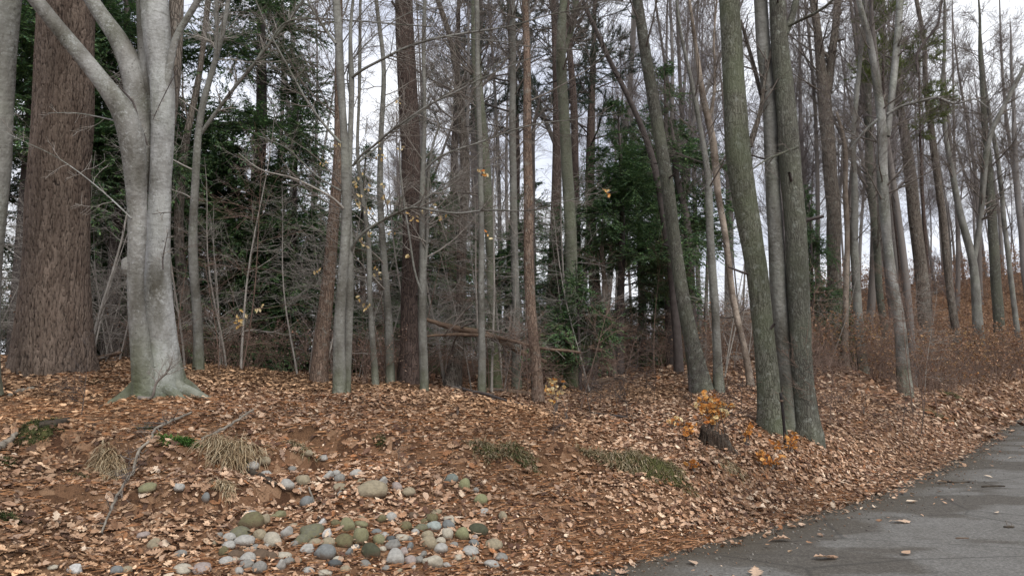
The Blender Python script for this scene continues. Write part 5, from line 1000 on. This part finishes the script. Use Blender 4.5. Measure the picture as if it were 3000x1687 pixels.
clump('moss_clump', 'green moss collar right of the twin stemmed beech', 'moss', 552, 1150, 90, 14, GRN, 420, .03, 22, .3)
# ------------------------------------------------------------------ cobbles
SC = {'lg': ((.40, .40, .385), 'light grey'), 'g': ((.25, .248, .235), 'mid grey'), 'tan': ((.32, .28, .20), 'tan'), 'blue': ((.20, .215, .22), 'blue grey'), 'olive': ((.15, .13, .07), 'olive brown'),
      'green': ((.16, .16, .115), 'dark greenish'), 'moss': ((.24, .235, .14), 'moss stained'), 'white': ((.58, .585, .585), 'white'), 'pale': ((.46, .43, .36), 'pale'), 'pg': ((.35, .30, .285), 'pinkish grey'),
      'brown': ((.13, .09, .06), 'brown'), 'dg': ((.09, .10, .105), 'dark grey'), 'dol': ((.07, .075, .045), 'dark olive'), 'po': ((.26, .27, .15), 'pale olive'), 'bg': ((.18, .21, .195), 'blue green'), 'bp': ((.33, .38, .37), 'bluish pale')}
for k, (c_, nm) in SC.items():
    c_ = (c_[0] * .9, c_[1] * .87, c_[2] * .82)
    m, nt, b = newmat(nm.replace(' ', '_') + '_stone', .72, .35); v = coords(nt); ca = tuple(x * .66 for x in c_); cb = tuple(min(1, x * 1.18) for x in c_)
    c = ramp(nt, noise(nt, v, 2.6, 5, .65), [(.3, ca), (.7, cb)]); c = mix(nt, maprange(nt, noise(nt, v, 26, 3, .7), .55, .7, 0, .5), c, tuple(x * .45 for x in c_)); c = mix(nt, maprange(nt, noise(nt, v, 40, 3), .62, .72, 0, .4), c, tuple(min(1, x * 1.6) for x in c_))
    if k in ('moss', 'po', 'olive', 'green'): c = mix(nt, maprange(nt, noise(nt, v, 3, 4), .45, .6, 0, .5), c, (.15, .145, .07))
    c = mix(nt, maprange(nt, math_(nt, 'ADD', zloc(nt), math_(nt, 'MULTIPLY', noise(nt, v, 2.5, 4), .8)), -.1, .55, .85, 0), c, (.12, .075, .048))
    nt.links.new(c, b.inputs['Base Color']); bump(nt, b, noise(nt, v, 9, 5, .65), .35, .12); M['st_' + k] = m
def ico_np(sub):
    import bmesh
    bm = bmesh.new(); bmesh.ops.create_icosphere(bm, subdivisions=sub, radius=1); V = np.array([v.co[:] for v in bm.verts]); T = np.array([[v.index for v in f.verts] for f in bm.faces]); bm.free(); return V, T
IV, IT = ico_np(3); SHAPES = []
for i in range(10):
    g = rng(700 + i); V = IV.copy(); ang = i >= 7
    V = V * (1 + .16 * vn1(V[:, 0] * 1.1 + i * 3.7, V[:, 1] * 1.1 + V[:, 2] * .9))[:, None]
    n_ = 11 if ang else 6
    for _ in range(n_):
        d = norm(g.normal(size=3)); lim = g.uniform(.55, .82) if ang else g.uniform(.78, .95); s = V @ d; V = V - np.clip(s - lim, 0, 9)[:, None] * d * (.95 if ang else .6)
    V = V * (1 + .05 * vn1(V[:, 0] * 2 + i, V[:, 1] * 2 + V[:, 2] * 1.3))[:, None]; SHAPES.append(V)
MESH = {}
def stone_mesh(shape, key):
    if (shape, key) not in MESH:
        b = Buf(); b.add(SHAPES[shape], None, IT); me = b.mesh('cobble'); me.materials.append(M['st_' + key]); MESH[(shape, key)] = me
    return MESH[(shape, key)]
ST = """736 1372 35 24 lg 0 smooth pale grey egg shaped cobble sitting on the dark rotten wood
774 1365 30 22 tan 1 tan cobble just right of the pale grey egg shaped one
776 1391 30 18 lg 2 light grey cobble leaning on the back of the rotten wood
854 1384 22 14 g
902 1375 22 18 tan
946 1373 28 16 lg
886 1416 36 32 tan 3 upright tan cobble standing alone right of the rotten wood
838 1433 36 26 lg
874 1437 16 10 lg
963 1399 32 28 lg 8 angular light grey cobble left of the little grey one above the boulder
984 1388 22 16 lg
995 1410 26 22 g
1043 1392 32 24 lg 1 bright grey cobble just above the big tan boulder
1055 1415 22 16 tan
1000 1432 40 18 tan
995 1449 20 14 g
1086 1445 76 42 tan 4 biggest flat oval tan boulder, highest of the large stones
897 1481 34 36 blue 2 dark blue grey cobble with a small pale stick beside it
600 1483 20 26 blue 0 leftmost small blue grey cobble under a dry tuft
733 1510 32 14 lg 1 flat light grey stone capping the large olive one
733 1541 62 48 olive 0 large rounded olive brown cobble at the left of the pile
775 1531 26 30 tan
704 1567 46 28 green
757 1572 38 24 tan
669 1582 34 26 lg
715 1591 46 28 lg 5 smooth light grey oval cobble below the large olive one
796 1591 46 38 pale 6 blocky pale cobble with a leaf across its foot
671 1603 36 18 lg
743 1611 34 22 g
840 1572 34 34 lg
910 1567 60 38 green 3 wide dark greenish cobble left of the white one
958 1567 30 28 white 7 brightest white angular cobble in the pile
944 1536 24 18 white 8 small bluish white cobble above the brightest white one
984 1538 24 20 olive
1011 1546 46 42 moss 9 yellow green moss stained wedge shaped stone
1057 1546 34 20 moss
814 1515 50 24 moss
888 1588 40 26 green
923 1598 32 22 tan
960 1596 36 28 tan
1009 1588 44 32 olive
1054 1580 40 50 moss 3 tall mossy cobble in the middle of the pile
952 1632 50 40 blue 0 big round dark slate blue cobble low in the pile
1022 1630 24 24 blue
900 1616 44 22 lg 7 flat speckled light stone left of the big slate blue cobble
987 1642 24 18 pale
830 1636 36 20 pale
842 1656 28 20 g
723 1642 36 26 lg
760 1635 44 24 brown 5 low brown cobble half under the leaves
794 1638 30 24 brown
691 1631 36 20 brown
688 1643 24 12 pale
660 1652 34 22 lg
723 1664 34 24 g 1 grey cobble with white flecks near the lower left of the pile
757 1674 34 28 g
699 1679 24 20 lg
822 1668 26 30 lg
904 1682 28 16 lg
980 1660 34 20 dg 2 flat very dark grey stone under the slate blue cobble
653 1623 22 24 olive
717 1619 20 12 pale
950 1682 36 14 pale
1086 1628 46 38 dol 6 dark mossy lump at the foot of the pile centre
1122 1417 28 32 lg 8 light grey cobble with rough faces right of the tan boulder
1162 1439 30 26 pg
1197 1446 34 22 tan
1322 1412 38 27 bg 0 lone blue green oval cobble high on the right
1361 1429 28 36 po 1 pale olive upright cobble beside the lone blue green one
1409 1475 34 30 po 0 round pale olive cobble furthest right of the upper stones
1394 1441 16 18 g
1421 1507 34 12 lg
1474 1522 22 24 tan
1147 1522 26 26 lg
1115 1531 28 20 olive
1187 1546 32 26 olive
1231 1551 36 22 green
1210 1519 28 20 brown
1264 1522 32 26 olive
1277 1506 30 14 tan
1241 1531 20 16 olive
1272 1548 38 28 bp 1 bluish pale cobble with a ring mark right of the pile centre
1320 1527 38 20 pale
1314 1548 30 28 blue
1400 1559 50 34 dol 2 dark olive cobble at the right end of the pile
1354 1570 34 34 po
1253 1575 30 28 tan
1217 1564 20 18 lg
1103 1564 26 18 blue
1127 1570 24 14 lg
1143 1579 24 14 dg
1175 1580 36 20 pale
1110 1588 30 28 moss
1151 1602 48 26 g 7 blocky mid grey stone above the large whitish block
1201 1604 24 20 blue
1309 1575 32 34 pale
1255 1599 42 36 tan 0 tan cobble split by a dark crack, right of centre
1290 1618 38 26 lg
1291 1590 26 20 pale
1151 1643 54 48 lg 9 large angular whitish grey block at the bottom centre
1181 1619 30 22 pg
1202 1646 30 26 pg
1226 1643 24 20 g
1269 1659 62 34 pale 8 wide pale broken stone with an olive hollow at the bottom
1380 1618 40 20 lg 5 flat light grey cobble lying alone right of the pile
1441 1655 38 18 lg 1 smooth light oval cobble lowest on the right
1469 1642 34 20 g 0 grey cobble touching the lowest oval one on the right
1445 1602 44 24 tan
1389 1594 26 18 blue
1210 1662 12 10 white
1390 1580 20 14 pg
152 1665 22 10 pale 5 tiny pale stone near the lower left corner
217 1672 40 26 white 7 whitish stone near the lower left corner
338 1679 30 22 blue 2 blue grey stone on the bottom edge left of the pile
367 1677 26 16 tan
521 1450 26 20 lg 3 single light cobble between the trailing branch and the dry tuft
416 1575 30 18 pg
451 1597 40 26 tan
430 1448 40 20 moss
525 1625 30 16 g
588 1677 42 22 pg 5 pinkish stone on the bottom edge just left of the pile
532 1680 40 18 pale
640 1575 18 14 g
628 1600 20 12 tan
862 1600 20 14 g
870 1648 22 14 tan
1040 1610 22 16 g
1070 1660 26 16 g
1120 1620 20 14 pale
1010 1668 24 14 tan
1330 1600 22 14 g
1340 1640 26 14 pale
1310 1660 22 12 lg
1165 1560 22 14 tan
1200 1580 18 14 g
1060 1520 20 12 tan
930 1520 20 12 g
860 1545 22 14 tan
780 1605 24 14 lg
1240 1625 24 16 g
1390 1640 24 12 tan
1130 1670 22 12 g
1170 1676 26 12 tan""".strip().split('\n')
g = rng(606); STONES = {}
for i, ln in enumerate(ST):
    t = ln.split(' '); px, py, w, h = map(float, t[:4]); key = t[4]; shape = int(t[5]) if len(t) > 5 else int(g.integers(0, 9)); lab = ' '.join(t[6:]) if len(t) > 6 else None
    p = ground_hit(px, py + h * .25); d = np.linalg.norm(p - [0, 0, CZ]); sx = w / 2 / F * d * 1.2; szz = h / 2 / F * d * 1.28
    o = link('cobble', stone_mesh(shape, key), None); sy = sx * g.uniform(.75, .95)
    o.scale = (sx, sy, szz); o.location = (p[0], p[1] + sy * .3, p[2] + szz * .42); o.rotation_euler = (g.uniform(-.15, .3), g.uniform(-.2, .2), g.uniform(-.5, .5))
    for _ in range(1 if g.random() < .35 else 0):
        a_ = g.uniform(3.3, 6.1); q = (p[0] + np.cos(a_) * sx * .95, p[1] + np.sin(a_) * sy * .9 + sy * .3); lo = link('leaf', protos[int(g.integers(0, 14))], None, ground); orient(lo, [np.cos(a_) * .8 + g.normal() * .2, np.sin(a_) * .8, 1], g.uniform(0, 6.28), g.uniform(.05, .09), (q[0], q[1], float(H(*q)) + .02 + szz * .25))
    if lab: tag(o, lab, 'stone')
    else: nm = SC[key][1]; tag(o, '', 'stone', nm + ' cobbles'); o['group'] = nm + ' cobbles'; STONES.setdefault((nm, 0 if py < 1500 else 1 if py < 1562 else 2 if py < 1620 else 3), []).append((px, o))
# small gravel at the road's edge
b = Buf(); g = rng(31); V0, T0 = ico_np(1); n = 9000; k_ = g.integers(0, len(E), n); k_ = k_[(E[k_, 1] < 26) & (E[k_, 0] > -3.5)]; n = len(k_); o_ = np.abs(g.normal(size=n)) * .38 * g.choice([-1.1, .8], n); xy = E[k_] - Nn[k_] * o_[:, None] + g.normal(size=(n, 2)) * .06
z = surf(xy[:, 0], xy[:, 1]); s = g.uniform(.004, .013, n)
V = V0[None, ::1] * s[:, None, None] * g.uniform(.6, 1.2, (n, 1, 3)) + np.stack([xy[:, 0], xy[:, 1], z + s * .3], -1)[:, None]
b.add(V, None, (T0[None] + (np.arange(n) * len(V0))[:, None, None]).reshape(-1, 3), ct=np.repeat(np.array([(.15, .14, .12), (.09, .08, .07), (.21, .195, .17), (.14, .09, .06)])[g.integers(0, 4, n)] , len(T0), 0))
o = link('gravel', b.mesh('gravel', False, True), M['litter'], kind='stuff'); tag(o, 'loose gravel and grit along the ragged road edge', 'gravel')
# leaves lying on the road
RL = [(2030, 1655, 38, 3, 'pale tan leaf on the asphalt, second from the bottom edge'), (2215, 1686, 54, 3, 'pale leaf on the asphalt cut by the bottom edge'), (2250, 1569, 30, 3, 'thin buff leaf on the asphalt just inside the leaf edge'),
      (2280, 1587, 50, 2, 'curled buff leaf lying in front of the thin one on the asphalt'), (2350, 1543, 30, 3, 'tan leaf on the asphalt beside the gravelly verge'), (2480, 1477, 32, 8, 'whitish leaf at the very border of the asphalt'), (2490, 1467, 20, 8, 'tiny white leaf just behind the whitish border leaf'),
      (2563, 1489, 22, 8, 'small bright folded leaf on the asphalt right of the border leaf'), (2672, 1474, 26, 8, 'narrow bright leaf on the asphalt at the middle of the damp patch'), (2635, 1533, 44, 3, 'broad pale leaf with a tan lower half on the asphalt'), (2618, 1458, 20, 2, 'dull brown leaf on the asphalt behind the bright ones'),
      (2420, 1642, 48, 2, 'large orange tan leaf on the lower asphalt'), (2436, 1636, 30, 1, 'smaller orange leaf tucked behind the large orange tan one'), (2655, 1627, 30, 2, 'faded leaf with a dark stalk on the lower asphalt'), (2895, 1399, 18, 8, 'small white leaf on the asphalt above the black stick'),
      (2965, 1343, 18, 8, 'small pale leaf on the asphalt near the right edge'), (2760, 1415, 24, 3, 'pale leaf next to the crooked twig on the asphalt'), (2230, 1492, 44, 8, 'long whitish leaf on the gravelly edge of the road'), (2915, 1288, 16, 2, 'tan leaf near the far road edge'), (2920, 1505, 18, 8, 'tiny faint leaf on the asphalt at the right')]
g = rng(32)
for px, py, w, c_, lab in RL:
    p = ground_hit(px, py); d = np.linalg.norm(p - [0, 0, CZ]); s = w / F * d * 1.25; b = Buf(); leaf_batch(b, OVAL if w < 40 else OAK, np.zeros((1, 3)), np.array([[0, 0, 1.]]), np.array([1.]), np.clip(PAL[c_][None] * 1.15, 0, 1), g, .35, .5)
    o = link('fallen_leaf', b.mesh('fallen_leaf', False, True), M['leaf']); orient(o, [g.normal() * .12, g.normal() * .12, 1], g.uniform(-.5, .5), s, (p[0], p[1], p[2] + .012 + .06 * s)); tag(o, lab, 'leaf')

# ------------------------------------------------------------------ labels that tell alike things apart by their neighbours
LM = [(-900, 'far left'), (0, 'left edge'), (160, 'huge pine'), (460, 'twin stemmed beech'), (575, 'slender pale beech'), (760, 'tall dark hemlock'), (945, 'rusty orange trunk'), (1010, 'front beech pair'), (1140, 'thin young beeches'), (1202, 'maroon pine'),
      (1345, 'crooked footed trunk'), (1430, 'centre beech pair'), (1510, 'straight pale beech'), (1562, 'slim orange trunk'), (1676, 'olive grey trunk'), (1822, 'rich green hemlock'), (2005, 'dark leaning trunk'), (2095, 'blue grey beech'), (2235, 'green mossy trunk'), (2345, 'mottled trunk'),
      (2480, 'orange tan snag'), (2635, 'pale leaning beech'), (2715, 'tall brown trunk'), (2860, 'V forked beech'), (3000, 'right edge'), (4000, 'far right')]
ORD = 'first second third fourth fifth sixth seventh eighth ninth tenth eleventh twelfth thirteenth fourteenth fifteenth sixteenth seventeenth eighteenth nineteenth twentieth twenty-first twenty-second twenty-third twenty-fourth twenty-fifth twenty-sixth twenty-seventh twenty-eighth'.split()
def tell_apart(noun, groups):
    bins = {}
    for o in list(COL.objects):
        if o.parent is None and o.get('group') in groups:
            px = 1500 + F * o.location.x / (o.location.y * cos(PITCH)); k = max(i for i, (a, _) in enumerate(LM) if a <= max(px, -899)); k = min(k, len(LM) - 2); bins.setdefault(k, []).append((px, o))
    for k, L in bins.items():
        L.sort(key=lambda q: q[0])
        for i, (px, o) in enumerate(L):
            w = '%s %s from left ' % (ORD[min(i, 27)], noun) if len(L) > 1 else 'only %s ' % noun
            o['label'] = w + 'between %s and %s' % (LM[k][1], LM[k + 1][1])
tell_apart('bare background tree', ['bare trees on the hillside', 'bare trees beyond the centre', 'bare trees behind the thicket'])
tell_apart('thin sapling', ['saplings left of the grey beeches', 'saplings at the centre', 'saplings on the right', 'saplings behind the big left trunks'])
tell_apart('knee high bare seedling', ['bare seedlings in the leaf litter'])
tell_apart('green thicket hemlock', ['hemlocks of the evergreen thicket'])
tell_apart('faded tan seedling', ['faded seedlings'])

ROWS = ['upper scattered stones', 'top row of the pile', 'middle of the pile', 'lowest rows of the pile']
for (nm, row), L in STONES.items():
    L.sort(key=lambda q: q[0])
    for i, (px, o) in enumerate(L): o['label'] = ('%s small %s cobble from left in the %s' % (ORD[i], nm, ROWS[row])) if len(L) > 1 else 'only small %s cobble in the %s' % (nm, ROWS[row])
